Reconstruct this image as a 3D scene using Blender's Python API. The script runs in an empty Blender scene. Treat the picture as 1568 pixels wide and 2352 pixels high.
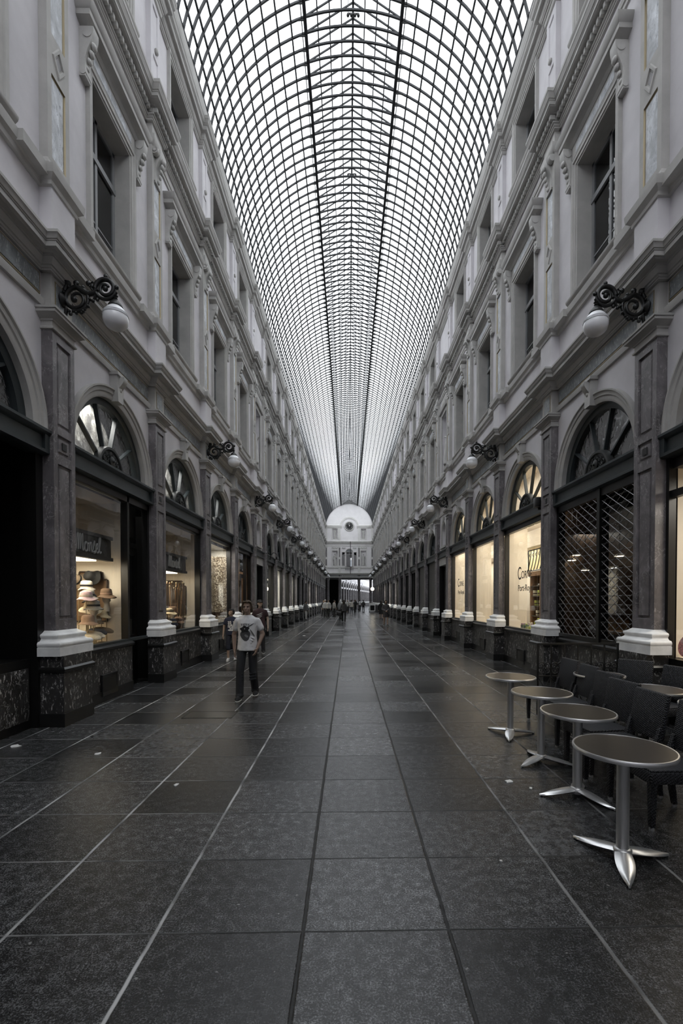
import bpy, bmesh, math, random
from math import sin, cos, pi, sqrt, atan2
from mathutils import Vector, Matrix

random.seed(7)
SC = bpy.context.scene
COL = SC.collection

# ------------------------------------------------------------------ materials
def new_mat(name):
    m = bpy.data.materials.new(name)
    m.use_nodes = True
    nt = m.node_tree
    b = nt.nodes.get('Principled BSDF')
    return m, nt, b

class G:
    """tiny node-graph helper"""
    def __init__(s, nt): s.nt = nt
    def n(s, t, **kw):
        nd = s.nt.nodes.new(t)
        for k, v in kw.items(): setattr(nd, k, v)
        return nd
    def set(s, sock, v):
        if v is None: return
        if hasattr(v, 'is_linked') or hasattr(v, 'links'): s.nt.links.new(v, sock)
        else: sock.default_value = v
    def math(s, op, a, b=None, c=None, clamp=False):
        nd = s.n('ShaderNodeMath', operation=op); nd.use_clamp = clamp
        s.set(nd.inputs[0], a)
        if b is not None: s.set(nd.inputs[1], b)
        if c is not None: s.set(nd.inputs[2], c)
        return nd.outputs[0]
    def mixc(s, f, a, b):
        nd = s.n('ShaderNodeMix', data_type='RGBA')
        s.set(nd.inputs[0], f); s.set(nd.inputs[6], a); s.set(nd.inputs[7], b)
        return nd.outputs[2]
    def pos(s):
        return s.n('ShaderNodeNewGeometry').outputs['Position']
    def objc(s):
        return s.n('ShaderNodeTexCoord').outputs['Object']
    def noise(s, vec, scale, detail=4, rough=.55, dist=0.0):
        nd = s.n('ShaderNodeTexNoise')
        s.set(nd.inputs['Vector'], vec)
        nd.inputs['Scale'].default_value = scale; nd.inputs['Detail'].default_value = detail
        nd.inputs['Roughness'].default_value = rough; nd.inputs['Distortion'].default_value = dist
        return nd.outputs['Fac']
    def ramp(s, f, stops):
        nd = s.n('ShaderNodeValToRGB'); s.set(nd.inputs[0], f)
        el = nd.color_ramp.elements
        while len(el) < len(stops): el.new(.5)
        for e, (p, c) in zip(el, stops):
            e.position = p; e.color = c if len(c) == 4 else (*c, 1)
        return nd.outputs[0]
    def smooth(s, v, lo, hi):
        nd = s.n('ShaderNodeMapRange'); nd.interpolation_type = 'SMOOTHSTEP'
        s.set(nd.inputs[0], v); nd.inputs[1].default_value = lo; nd.inputs[2].default_value = hi
        return nd.outputs[0]
    def bump(s, h, strength, dist=.02):
        nd = s.n('ShaderNodeBump'); nd.inputs['Strength'].default_value = strength
        nd.inputs['Distance'].default_value = dist; s.set(nd.inputs['Height'], h)
        return nd.outputs[0]

def g3(v, t=(1, 1, 1)): return (v*t[0], v*t[1], v*t[2], 1)

def plain(name, col, rough=.5, metal=0, spec=.5, var=0.0, vscale=6, bump=0.0, bscale=60, coat=0):
    m, nt, b = new_mat(name); g = G(nt)
    col = (*col, 1) if len(col) == 3 else col
    b.inputs['Roughness'].default_value = rough; b.inputs['Metallic'].default_value = metal
    b.inputs['Specular IOR Level'].default_value = spec
    if coat: b.inputs['Coat Weight'].default_value = coat
    p = g.pos()
    if var:
        f = g.noise(p, vscale, 5, .6)
        lo = tuple(c*(1-var) for c in col[:3]); hi = tuple(min(1, c*(1+var)) for c in col[:3])
        nt.links.new(g.ramp(f, [(.3, lo), (.7, hi)]), b.inputs['Base Color'])
    else: b.inputs['Base Color'].default_value = col
    if bump:
        nt.links.new(g.bump(g.noise(p, bscale, 4), bump, .01), b.inputs['Normal'])
    return m

def marble(name, base, vein, vein_amt=.5, blotch=None, blotch_t=.63, rough=.28, scale=3.0, dark=None):
    m, nt, b = new_mat(name); g = G(nt); p = g.pos()
    mp = g.n('ShaderNodeMapping'); nt.links.new(p, mp.inputs[0])
    mp.inputs['Scale'].default_value = (1, 1.3, .8); mp.inputs['Rotation'].default_value = (.4, .3, .2)
    v = mp.outputs[0]
    n1 = g.noise(v, scale, 7, .65, .6)
    col = g.ramp(n1, [(.3, tuple(c*.55 for c in base)), (.52, base), (.75, tuple(c*1.7 for c in base))])
    vn = g.noise(v, scale*1.7, 5, .6, 1.4)
    ve = g.math('ABSOLUTE', g.math('SUBTRACT', vn, .5))
    vm = g.math('MULTIPLY', g.math('SUBTRACT', 1.0, g.smooth(ve, 0.0, .022)), g.smooth(g.noise(v, scale*.9, 3), .45, .62))
    vm = g.math('MULTIPLY', vm, vein_amt)
    col = g.mixc(vm, col, (*vein, 1))
    if blotch:
        mp2 = g.n('ShaderNodeMapping'); nt.links.new(p, mp2.inputs[0]); mp2.inputs['Scale'].default_value = (1.5, 1.5, .65)
        bn = g.noise(mp2.outputs[0], scale*4.6, 4, .62, .5)
        col = g.mixc(g.math('MULTIPLY', g.smooth(bn, blotch_t, blotch_t+.09), .85), col, (*blotch, 1))
    nt.links.new(col, b.inputs['Base Color'])
    nt.links.new(g.math('ADD', rough, g.math('MULTIPLY', n1, .18)), b.inputs['Roughness'])
    b.inputs['Specular IOR Level'].default_value = .5
    return m

def glass_mat(name, tint=(.93, .95, .96), gl=1.0, rough=.02, ior=1.45, scatter=0.0, graze=.95, wavy=0.0):
    m = bpy.data.materials.new(name); m.use_nodes = True; nt = m.node_tree; g = G(nt)
    nt.nodes.remove(nt.nodes['Principled BSDF'])
    out = nt.nodes['Material Output']
    tr = g.n('ShaderNodeBsdfTransparent'); tr.inputs[0].default_value = (*tint, 1)
    gs = g.n('ShaderNodeBsdfGlossy'); gs.inputs[0].default_value = (gl, gl, gl, 1); gs.inputs['Roughness'].default_value = rough
    if wavy: nt.links.new(g.bump(g.noise(g.pos(), 7.0, 3, .5, 1.0), wavy, .05), gs.inputs['Normal'])
    lw = g.n('ShaderNodeLayerWeight'); lw.inputs[0].default_value = .5
    f0 = ((ior-1)/(ior+1))**2*1.8
    fr = g.math('ADD', f0, g.math('MULTIPLY', g.math('POWER', lw.outputs['Facing'], 5.0), graze-f0), clamp=True)
    mx = g.n('ShaderNodeMixShader')
    nt.links.new(fr, mx.inputs[0]); nt.links.new(tr.outputs[0], mx.inputs[1]); nt.links.new(gs.outputs[0], mx.inputs[2])
    sh = mx.outputs[0]
    if scatter:
        df = g.n('ShaderNodeBsdfTranslucent'); df.inputs[0].default_value = (.84, .90, .95, 1)  # translucent share added to brighten the glass at grazing view
        m2 = g.n('ShaderNodeMixShader'); m2.inputs[0].default_value = scatter
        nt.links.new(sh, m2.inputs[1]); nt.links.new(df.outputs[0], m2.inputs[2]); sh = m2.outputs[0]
    nt.links.new(sh, out.inputs[0])
    return m

def emit_mat(name, col, strength):
    m, nt, b = new_mat(name)
    b.inputs['Base Color'].default_value = (*col, 1)
    b.inputs['Emission Color'].default_value = (*col, 1); b.inputs['Emission Strength'].default_value = strength
    return m

M = {}
M['plaster_lit'] = plain('end_plaster_lit', (.84, .82, .83), .8, var=.04, vscale=1.5)  # end-wall copy of the plaster, paler to carry the brighter far light
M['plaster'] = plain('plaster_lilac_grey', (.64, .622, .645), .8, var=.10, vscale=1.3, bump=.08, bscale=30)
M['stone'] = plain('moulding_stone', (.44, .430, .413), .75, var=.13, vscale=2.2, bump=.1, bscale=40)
M['stone_pale'] = plain('pale_carved_stone', (.50, .492, .475), .7, var=.12, vscale=4, bump=.15, bscale=50)
M['base_stone'] = plain('white_base_stone', (.86, .86, .85), .42, var=.12, vscale=5)
M['marble_shaft'] = marble('grey_violet_marble', (.155, .142, .148), (.55, .53, .52), .55, (.30, .288, .29), .60, .32, 3.4)
M['marble_plinth'] = marble('black_white_marble', (.034, .033, .033), (.7, .7, .68), .5, (.62, .61, .59), .575, .22, 3.8)
M['marble_frieze'] = marble('blue_grey_marble', (.20, .215, .225), (.5, .52, .53), .5, (.46, .47, .48), .56, .4, 4.5)
M['marble_light'] = marble('pale_veined_marble', (.50, .52, .55), (.2, .21, .24), .6, (.26, .275, .31), .58, .4, 3.5)
M['black_stone'] = plain('black_polished_stone', (.012, .012, .012), .3, var=.3)
M['green'] = plain('dark_green_paint', (.030, .038, .041), .38, var=.15)
M['black_paint'] = plain('black_paint', (.006, .006, .006), .35)
M['iron'] = plain('black_cast_iron', (.008, .008, .008), .42, spec=.5)
M['iron_grey'] = plain('grille_metal', (.22, .22, .22), .35, metal=.6)
M['gold'] = plain('dull_gilding', (.30, .25, .16), .45, metal=.5)
M['milk_glass'] = plain('milk_glass', (.93, .94, .97), .2, coat=.3)
M['roof_iron'] = plain('roof_iron', (.018, .019, .022), .6)
M['shade_glass'] = glass_mat('shading_roof_glass', (.34, .35, .36), .5, .3, 1.2, .1, .2)  # tint darkened to hold sky light off the next gallery
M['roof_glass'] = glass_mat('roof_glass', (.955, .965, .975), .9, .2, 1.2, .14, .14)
M['pane'] = glass_mat('window_glass', (.90, .92, .93), 1.0, .01, 1.6)
M['pane_fan'] = glass_mat('wavy_fanlight_glass', (.80, .82, .84), 1.0, .03, 2.2, wavy=.35)
M['pane_up'] = glass_mat('upper_window_glass', (.55, .58, .62), 1.0, .015, 1.5)
M['sash'] = plain('sash_paint', (.24, .245, .25), .5)
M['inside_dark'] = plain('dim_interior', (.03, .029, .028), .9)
def leaf_mat():
    m, nt, b = new_mat('leaf_patterned_blind'); g = G(nt); p = g.pos()
    v = g.n('ShaderNodeTexVoronoi'); v.feature = 'SMOOTH_F1'
    d = g.noise(p, 5, 3, .6); cb = g.n('ShaderNodeVectorMath', operation='ADD'); nt.links.new(p, cb.inputs[0])
    sc = g.n('ShaderNodeVectorMath', operation='SCALE'); nt.links.new(d, sc.inputs[0]); sc.inputs['Scale'].default_value = .5
    nt.links.new(sc.outputs[0], cb.inputs[1]); nt.links.new(cb.outputs[0], v.inputs['Vector']); v.inputs['Scale'].default_value = 6
    n = g.noise(p, 9, 5, .7, 1.5)
    f = g.math('ADD', g.math('MULTIPLY', v.outputs['Distance'], .7), g.math('MULTIPLY', n, .55))
    nt.links.new(g.ramp(f, [(.32, (.78, .78, .76)), (.5, (.40, .39, .36)), (.7, (.13, .125, .12))]), b.inputs['Base Color'])
    b.inputs['Roughness'].default_value = .8
    return m
M['leaf'] = leaf_mat()
M['cream'] = plain('cream_shop_wall', (.78, .70, .58), .6, var=.04, vscale=2)
M['cream_pale'] = plain('pale_shop_wall', (.72, .70, .64), .6, var=.05, vscale=2)
M['wood_dark'] = plain('dark_wood', (.045, .028, .018), .4, var=.35, vscale=8)
M['wood_brown'] = plain('brown_wood', (.20, .115, .055), .45, var=.3, vscale=7)
M['shutter'] = plain('shutter_metal', (.055, .055, .055), .5, metal=.3)
M['steel'] = plain('brushed_steel', (.80, .80, .80), .3, metal=.8, bump=.05, bscale=120)
M['steel_dark'] = plain('satin_steel_pole', (.62, .62, .62), .36, metal=.75, bump=.08, bscale=150)
M['laminate'] = plain('brown_laminate', (.026, .021, .018), .30, spec=.5, var=.12, vscale=20)
M['carved'] = plain('carved_iron_grey', (.02, .022, .022), .5)
M['lamp_warm'] = emit_mat('warm_lamp', (1.0, .82, .55), 3.0)
M['lamp_strip'] = emit_mat('warm_strip_lamp', (1.0, .88, .66), 2.2)

def weave_mat(name, a, b2, sx=.02, sz=.02):
    m, nt, b = new_mat(name); g = G(nt)
    o = g.objc(); sp = g.n('ShaderNodeSeparateXYZ'); nt.links.new(o, sp.inputs[0])
    u = g.math('MULTIPLY', g.math('ADD', sp.outputs[0], sp.outputs[1]), pi/sx)
    v = g.math('MULTIPLY', g.math('ADD', sp.outputs[2], g.math('MULTIPLY', sp.outputs[0], .35)), pi/sz)
    w = g.math('MULTIPLY', g.math('SINE', u), g.math('SINE', v))
    f = g.math('ADD', g.math('MULTIPLY', w, .5), .5)
    nt.links.new(g.ramp(f, [(.15, a), (.85, b2)]), b.inputs['Base Color'])
    nt.links.new(g.bump(f, .9, .006), b.inputs['Normal'])
    b.inputs['Roughness'].default_value = .5; b.inputs['Specular IOR Level'].default_value = .35
    return m
M['weave'] = weave_mat('black_woven_resin', (.004, .004, .005), (.034, .035, .040), .0115, .0115)

def panel_mat():
    m, nt, b = new_mat('sparkling_brown_stone'); g = G(nt); p = g.pos()
    v = g.n('ShaderNodeTexVoronoi'); nt.links.new(p, v.inputs['Vector']); v.inputs['Scale'].default_value = 38
    c = g.ramp(v.outputs['Color'], [(.2, (.07, .05, .035)), (.6, (.32, .26, .18)), (.85, (.8, .74, .6))])
    nt.links.new(c, b.inputs['Base Color']); b.inputs['Roughness'].default_value = .35
    return m
M['sparkle'] = panel_mat()

def stripes_mat():
    m, nt, b = new_mat('roller_slats'); g = G(nt); p = g.pos()
    sp = g.n('ShaderNodeSeparateXYZ'); nt.links.new(p, sp.inputs[0])
    f = g.math('FRACT', g.math('MULTIPLY', sp.outputs[2], 11.0))
    nt.links.new(g.ramp(f, [(0, (.02, .02, .02)), (.15, (.09, .09, .09)), (1, (.06, .06, .06))]), b.inputs['Base Color'])
    nt.links.new(g.bump(f, .5, .02), b.inputs['Normal']); b.inputs['Roughness'].default_value = .5
    return m
M['slats'] = stripes_mat()

def floor_mat():
    m, nt, b = new_mat('wet_blue_stone_paving'); g = G(nt); p = g.pos()
    sp = g.n('ShaderNodeSeparateXYZ'); nt.links.new(p, sp.inputs[0]); X, Y = sp.outputs[0], sp.outputs[1]
    wob = g.math('MULTIPLY', g.math('SUBTRACT', g.noise(p, 3.0, 4), .5), .014)
    cx = g.math('DIVIDE', g.math('ADD', g.math('ADD', X, .374), wob), .75)
    cy = g.math('DIVIDE', g.math('ADD', g.math('SUBTRACT', Y, 2.30), wob), .653)
    ix, fx = g.math('FLOOR', cx), g.math('FRACT', cx)
    iy, fy = g.math('FLOOR', cy), g.math('FRACT', cy)
    dx = g.math('MULTIPLY', g.math('MINIMUM', fx, g.math('SUBTRACT', 1.0, fx)), .75)
    dy = g.math('MULTIPLY', g.math('MINIMUM', fy, g.math('SUBTRACT', 1.0, fy)), .653)
    cb = g.n('ShaderNodeCombineXYZ'); nt.links.new(ix, cb.inputs[0]); nt.links.new(iy, cb.inputs[1])
    wn = g.n('ShaderNodeTexWhiteNoise'); wn.noise_dimensions = '3D'; nt.links.new(cb.outputs[0], wn.inputs[0])
    rnd = wn.outputs['Value']
    n1 = g.noise(p, 16, 8, .75); n2 = g.noise(p, 110, 4, .85); n3 = g.noise(p, 1.1, 4, .6)
    f = g.math('ADD', g.math('MULTIPLY', n1, .33), g.math('MULTIPLY', n2, .67))
    col = g.ramp(f, [(.38, (.0015, .0015, .0017)), (.495, (.020, .020, .0205)), (.60, (.166, .170, .176))])
    tv = g.math('ADD', .45, g.math('ADD', g.math('MULTIPLY', rnd, .95), g.math('MULTIPLY', g.math('SUBTRACT', n3, .5), .9)))
    hs = g.n('ShaderNodeHueSaturation'); nt.links.new(col, hs.inputs['Color']); nt.links.new(tv, hs.inputs['Value'])
    col = hs.outputs[0]
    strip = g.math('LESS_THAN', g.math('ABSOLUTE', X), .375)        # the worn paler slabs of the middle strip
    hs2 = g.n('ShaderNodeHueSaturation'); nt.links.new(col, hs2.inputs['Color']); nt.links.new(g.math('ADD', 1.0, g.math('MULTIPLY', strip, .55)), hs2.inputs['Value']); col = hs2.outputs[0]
    pit = g.math('MULTIPLY', g.smooth(g.noise(p, 13, 6, .7, .4), .60, .66), g.smooth(g.noise(p, 1.3, 3), .55, .68))
    col = g.mixc(g.math('MULTIPLY', pit, .9), col, (.002, .002, .002, 1))
    # joints: pale mortar at the sides, open dark joints along the middle strip
    centre = g.math('LESS_THAN', g.math('ABSOLUTE', X), .45)
    left = g.math('LESS_THAN', X, -.45)
    mcol = g.math('SUBTRACT', 1.0, g.smooth(dx, .004, .013))
    mrow = g.math('SUBTRACT', 1.0, g.smooth(dy, .002, .008))
    patch = g.smooth(g.noise(p, 1.7, 4), .38, .6)
    side = g.math('SUBTRACT', 1.0, centre)
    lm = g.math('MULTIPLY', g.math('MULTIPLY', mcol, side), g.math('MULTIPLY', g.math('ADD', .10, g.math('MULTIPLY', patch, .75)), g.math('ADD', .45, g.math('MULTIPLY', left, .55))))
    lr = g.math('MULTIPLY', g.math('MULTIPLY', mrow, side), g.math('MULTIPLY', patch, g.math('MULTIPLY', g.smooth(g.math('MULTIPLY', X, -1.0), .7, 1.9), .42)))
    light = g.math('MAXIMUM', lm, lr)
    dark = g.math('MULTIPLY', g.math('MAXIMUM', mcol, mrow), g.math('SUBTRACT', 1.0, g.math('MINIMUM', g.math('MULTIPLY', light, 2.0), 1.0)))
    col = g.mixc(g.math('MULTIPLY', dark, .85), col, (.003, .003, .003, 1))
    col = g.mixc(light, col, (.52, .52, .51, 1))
    speck = g.smooth(g.noise(p, 26, 2, .4), .74, .78)
    col = g.mixc(g.math('MULTIPLY', speck, .5), col, (.3, .3, .29, 1))
    nt.links.new(col, b.inputs['Base Color'])
    r = g.math('ADD', .10, g.math('ADD', g.math('MULTIPLY', n1, .22), g.math('MULTIPLY', g.math('SUBTRACT', rnd, .5), .12)))
    r = g.math('ADD', r, g.math('MULTIPLY', g.math('SUBTRACT', n3, .5), .16))
    r = g.math('ADD', r, g.math('MULTIPLY', g.math('MAXIMUM', light, dark), .4))
    nt.links.new(r, b.inputs['Roughness'])
    h = g.math('SUBTRACT', g.math('ADD', g.math('MULTIPLY', n1, .35), g.math('MULTIPLY', n2, .15)), g.math('MULTIPLY', dark, .8))
    nt.links.new(g.bump(h, .45, .012), b.inputs['Normal'])
    b.inputs['Specular IOR Level'].default_value = .5
    return m
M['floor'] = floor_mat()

# ------------------------------------------------------------------ mesh builder
class MB:
    def __init__(s): s.v, s.f, s.m, s.mats, s.cur = [], [], [], [], 0
    def mat(s, key):
        mt = M[key] if isinstance(key, str) else key
        if mt not in s.mats: s.mats.append(mt)
        s.cur = s.mats.index(mt); return s
    def add(s, vs, fs):
        o = len(s.v); s.v += [tuple(v) for v in vs]
        for f in fs: s.f.append([i+o for i in f]); s.m.append(s.cur)
    def quad(s, a, b, c, d): s.add([a, b, c, d], [(0, 1, 2, 3)])
    def box(s, x0, x1, y0, y1, z0, z1):
        s.add([(x0,y0,z0),(x1,y0,z0),(x1,y1,z0),(x0,y1,z0),(x0,y0,z1),(x1,y0,z1),(x1,y1,z1),(x0,y1,z1)],
              [(0,3,2,1),(4,5,6,7),(0,1,5,4),(1,2,6,5),(2,3,7,6),(3,0,4,7)])
    def rings(s, rings, cap0=True, cap1=True, closed=True):
        n = len(rings[0]); vs = [p for r in rings for p in r]; fs = []
        for i in range(len(rings)-1):
            for j in range(n if closed else n-1):
                k = (j+1) % n
                fs.append((i*n+j, i*n+k, (i+1)*n+k, (i+1)*n+j))
        if cap0: fs.append(tuple(range(n))[::-1])
        if cap1: fs.append(tuple((len(rings)-1)*n+j for j in range(n)))
        s.add(vs, fs)
    def lathe(s, prof, n=20, c=(0, 0, 0), axis='z', cap=True):
        R = []
        for r, h in prof:
            ring = []
            for j in range(n):
                a = 2*pi*j/n
                if axis == 'z': p = (c[0]+r*cos(a), c[1]+r*sin(a), c[2]+h)
                elif axis == 'x': p = (c[0]+h, c[1]+r*cos(a), c[2]+r*sin(a))
                else: p = (c[0]+r*cos(a), c[1]+h, c[2]-r*sin(a))
                ring.append(p)
            R.append(ring)
        s.rings(R, cap, cap)
    def ball(s, c, r, n=10, m=6, sc=(1, 1, 1)):
        prof = [(max(1e-4, sin(pi*i/m)), -cos(pi*i/m)) for i in range(m+1)]
        R = [[(c[0]+r*sc[0]*q*cos(2*pi*j/n), c[1]+r*sc[1]*q*sin(2*pi*j/n), c[2]+r*sc[2]*h) for j in range(n)] for q, h in prof]
        s.rings(R)
    def tube(s, path, rad, n=8, cap=True):
        P = [Vector(p) for p in path]
        rr = rad if isinstance(rad, (list, tuple)) else [rad]*len(P)
        R, up = [], None
        for i, p in enumerate(P):
            t = (P[min(i+1, len(P)-1)] - P[max(i-1, 0)])
            if t.length < 1e-9: t = Vector((0, 0, 1))
            t.normalize()
            if up is None: up = Vector((0, 0, 1)) if abs(t.z) < .9 else Vector((0, 1, 0))
            a = t.cross(up)
            if a.length < 1e-6: a = t.orthogonal()
            a.normalize(); b = a.cross(t); up = b
            R.append([p + (a*cos(2*pi*j/n) + b*sin(2*pi*j/n))*rr[i] for j in range(n)])
        s.rings(R, cap, cap)
    def prism(s, poly, a, b, axis='y'):
        """poly: 2-D outline; extruded between a and b along axis. axis y: (x,z); x: (y,z); z: (x,y)"""
        def P(q, t):
            return (q[0], t, q[1]) if axis == 'y' else ((t, q[0], q[1]) if axis == 'x' else (q[0], q[1], t))
        s.rings([[P(q, a) for q in poly], [P(q, b) for q in poly]])
    def loft_rect(s, p0, hw, prof, pb=0.0):
        """stacked rectangles hugging the wall: prof = (offset, h); front at p0+offset, half width hw+offset, back at pb"""
        R = []
        for o, h in prof:
            R.append([(pb, -hw-o, h), (p0+o, -hw-o, h), (p0+o, hw+o, h), (pb, hw+o, h)])
        s.rings(R)
    def mirror_pts(s, fn): s.v = [fn(v) for v in s.v]
    def mesh(s, name='m', smooth=32):
        me = bpy.data.meshes.new(name)
        me.from_pydata(s.v, [], s.f)
        for mt in s.mats: me.materials.append(mt)
        if s.mats: me.polygons.foreach_set('material_index', s.m)
        bm = bmesh.new(); bm.from_mesh(me)
        bmesh.ops.recalc_face_normals(bm, faces=bm.faces); bm.to_mesh(me); bm.free()
        if smooth:
            me.polygons.foreach_set('use_smooth', [True]*len(me.polygons))
            me.set_sharp_from_angle(angle=math.radians(smooth))
        me.update(); return me

def tag(o, label=None, cat=None, group=None, kind=None):
    if label: o['label'] = label
    if cat: o['category'] = cat
    if group: o['group'] = group
    if kind: o['kind'] = kind
    return o
def root(name, label, cat, loc=(0, 0, 0), rz=0, group=None, kind=None):
    o = bpy.data.objects.new(name, None); COL.objects.link(o)
    o.empty_display_size = .1
    o.location = loc; o.rotation_euler = (0, 0, rz)
    return tag(o, label, cat, group, kind)
def part(name, me, parent=None, label=None, loc=None, rz=None, kind=None):
    if isinstance(me, MB): me = me.mesh(name)
    o = bpy.data.objects.new(name, me); COL.objects.link(o)
    if parent: o.parent = parent
    if loc: o.location = loc
    if rz is not None: o.rotation_euler = (0, 0, rz)
    if label: o['label'] = label
    if kind: o['kind'] = kind
    return o
def single(name, me, label, cat, loc=(0, 0, 0), rz=0, group=None, kind=None):
    o = part(name, me, None, None, loc, rz); return tag(o, label, cat, group, kind)

ORD = 'first second third fourth fifth sixth seventh eighth ninth tenth eleventh twelfth thirteenth fourteenth fifteenth sixteenth seventeenth eighteenth nineteenth twentieth twenty-first twenty-second twenty-third twenty-fourth twenty-fifth twenty-sixth twenty-seventh twenty-eighth'.split()

# ------------------------------------------------------------------ layout (metres): camera at y=0, gallery axis x=0, wall faces at x=-W / W
W = 4.25
BAY, NB = 3.25, 2.5
P = [-.06, 3.19]                               # pilaster centres
NICHE = {6, 13, 20}                            # bay i lies between P[i] and P[i+1]
while P[-1] < 77:
    i = len(P) - 1
    P.append(round(P[-1] + (NB if i in NICHE else BAY), 3))
P.append(round(P[-1] + BAY, 3)) if P[-1] < 75 else None
NP = len(P)                                    # P[2]=6.44 is the first whole pilaster in view
END = P[-1] + .34
def at(side, y):                               # wall-local frame -> world location and turn; local +x points into the gallery
    return ((-W, y, 0), 0) if side == 'left' else ((W, y, 0), pi)
SIDES = ('left', 'right')
# ------------------------------------------------------------------ walls
def arch_fill(mb, y0, y1, z0, z1, c, r, p=0.0, n=28):
    """wall face between z0 (springing) and z1 with a half-round opening"""
    top = [(p, y0+(y1-y0)*i/n, z1) for i in range(n+1)]
    arc = [(p, c - r*cos(pi*i/n), z0 + r*sin(pi*i/n)) for i in range(n+1)]
    for i in range(n): mb.quad(arc[i], arc[i+1], top[i+1], top[i])
    mb.quad((p, y0, z0), arc[0], top[0], top[0]) if abs(y0-arc[0][1]) > 1e-6 else None
    mb.quad(arc[-1], (p, y1, z0), top[-1], top[-1]) if abs(y1-arc[-1][1]) > 1e-6 else None
def holed(mb, y0, y1, z0, z1, holes, p=0.0):
    ys = sorted({y0, y1, *[h[0] for h in holes], *[h[1] for h in holes]})
    zs = sorted({z0, z1, *[h[2] for h in holes], *[h[3] for h in holes]})
    for a, b in zip(ys, ys[1:]):
        for c, d in zip(zs, zs[1:]):
            m_, k = (a+b)/2, (c+d)/2
            if any(h[0] < m_ < h[1] and h[2] < k < h[3] for h in holes): continue
            mb.quad((p, a, c), (p, b, c), (p, b, d), (p, a, d))
WIN, ATT = (-.62, .62, 7.5, 10.0), (-.62, .62, 12.45, 14.1)
NI_UP = (-.5, .5, 7.62, 10.2)
TOP = 15.0
def wall_mesh():
    mb = MB().mat('plaster')
    mb.quad((0, -14, 0), (0, P[0], 0), (0, P[0], TOP), (0, -14, TOP))
    for i in range(len(P)-1):
        y0, y1 = P[i], P[i+1]; c = (y0+y1)/2
        if i in NICHE:
            holed(mb, y0, y1, 3.96, 4.78, [(c-.42, c+.42, 4.15, 4.78)])
            arch_fill(mb, y0, y1, 4.78, 5.62, c, .42)
            holed(mb, y0, y1, 5.62, TOP, [(c+NI_UP[0], c+NI_UP[1], NI_UP[2], NI_UP[3])])
            # recess boxes of the two niches
            mb.quad((-.35, c-.5, 7.62), (-.35, c+.5, 7.62), (-.35, c+.5, 10.2), (-.35, c-.5, 10.2))
            for yy in (c-.5, c+.5): mb.quad((-.35, yy, 7.62), (0, yy, 7.62), (0, yy, 10.2), (-.35, yy, 10.2))
            mb.quad((-.35, c-.5, 10.2), (0, c-.5, 10.2), (0, c+.5, 10.2), (-.35, c+.5, 10.2))
            mb.quad((-.35, c-.5, 7.62), (0, c-.5, 7.62), (0, c+.5, 7.62), (-.35, c+.5, 7.62))
            n = 10
            prev = None
            for k in range(n+1):
                a = pi*k/n; yy = c-.42*cos(a); d = -.34*sin(a)
                if prev:
                    mb.quad((prev[1], prev[0], 4.15), (d, yy, 4.15), (d, yy, 4.78), (prev[1], prev[0], 4.78))
                    m2 = 6; pr = None
                    for q in range(m2+1):
                        b = pi/2*q/m2
                        A = (prev[1]*cos(b), c+(prev[0]-c)*cos(b), 4.78+.42*sin(b)); B = (d*cos(b), c+(yy-c)*cos(b), 4.78+.42*sin(b))
                        if pr: mb.quad(pr[0], pr[1], B, A)
                        pr = (A, B)
                prev = (yy, d)
            mb.quad((-.34, c-.42, 4.15), (0, c-.42, 4.15), (0, c+.42, 4.15), (-.34, c+.42, 4.15))
        else:
            arch_fill(mb, y0, y1, 3.96, 5.62, c, 1.37)
            holed(mb, y0, y1, 5.62, TOP, [(c+WIN[0], c+WIN[1], WIN[2], WIN[3]), (c+ATT[0], c+ATT[1], ATT[2], ATT[3])])
    mb.quad((0, P[-1], 0), (0, END+.4, 0), (0, END+.4, TOP), (0, P[-1], TOP))
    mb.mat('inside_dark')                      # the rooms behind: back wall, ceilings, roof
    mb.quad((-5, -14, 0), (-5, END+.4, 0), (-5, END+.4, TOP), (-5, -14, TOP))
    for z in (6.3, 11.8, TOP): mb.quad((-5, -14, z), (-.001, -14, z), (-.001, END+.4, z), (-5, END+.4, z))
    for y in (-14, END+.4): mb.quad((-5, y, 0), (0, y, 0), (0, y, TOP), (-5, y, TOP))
    return mb
wm = wall_mesh().mesh('wall', 0)
for s in SIDES:
    o = part('wall_'+s, wm); o.location = (-W if s == 'left' else W, 0, 0)
    if s == 'right': o.scale = (-1, 1, 1)
    tag(o, f'lilac grey plastered arcade wall running along the {s}-hand side of the gallery', 'wall', kind='structure')

# ------------------------------------------------------------------ running mouldings (trim), one object per course and side
def run(prof, y0=-14, y1=None):
    y1 = END+.2 if y1 is None else y1
    mb = MB().mat('stone'); mb.prism(prof, y0, y1, 'y'); return mb
C1 = [(0, 6.075), (.035, 6.075), (.035, 6.095), (.05, 6.10), (.055, 6.125), (.075, 6.13), (.085, 6.15), (.11, 6.185), (.115, 6.20), (.135, 6.203), (.135, 6.222), (.145, 6.225), (.20, 6.226), (.205, 6.236), (.24, 6.238), (.24, 6.30), (.25, 6.303), (.25, 6.318), (.262, 6.322), (.272, 6.345), (.285, 6.375), (.292, 6.38), (.292, 6.415), (.27, 6.425), (0, 6.48)]
C2 = [(0, 11.40), (.04, 11.40), (.04, 11.43), (.055, 11.435), (.06, 11.47), (.085, 11.475), (.085, 11.50), (.05, 11.502), (.05, 11.625), (.10, 11.63), (.105, 11.65), (.13, 11.66), (.20, 11.665), (.21, 11.68), (.225, 11.682), (.225, 11.75), (.235, 11.753), (.235, 11.775), (.25, 11.78), (.265, 11.82), (.285, 11.87), (.292, 11.875), (.292, 11.94), (.27, 11.95), (0, 12.02)]
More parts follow.
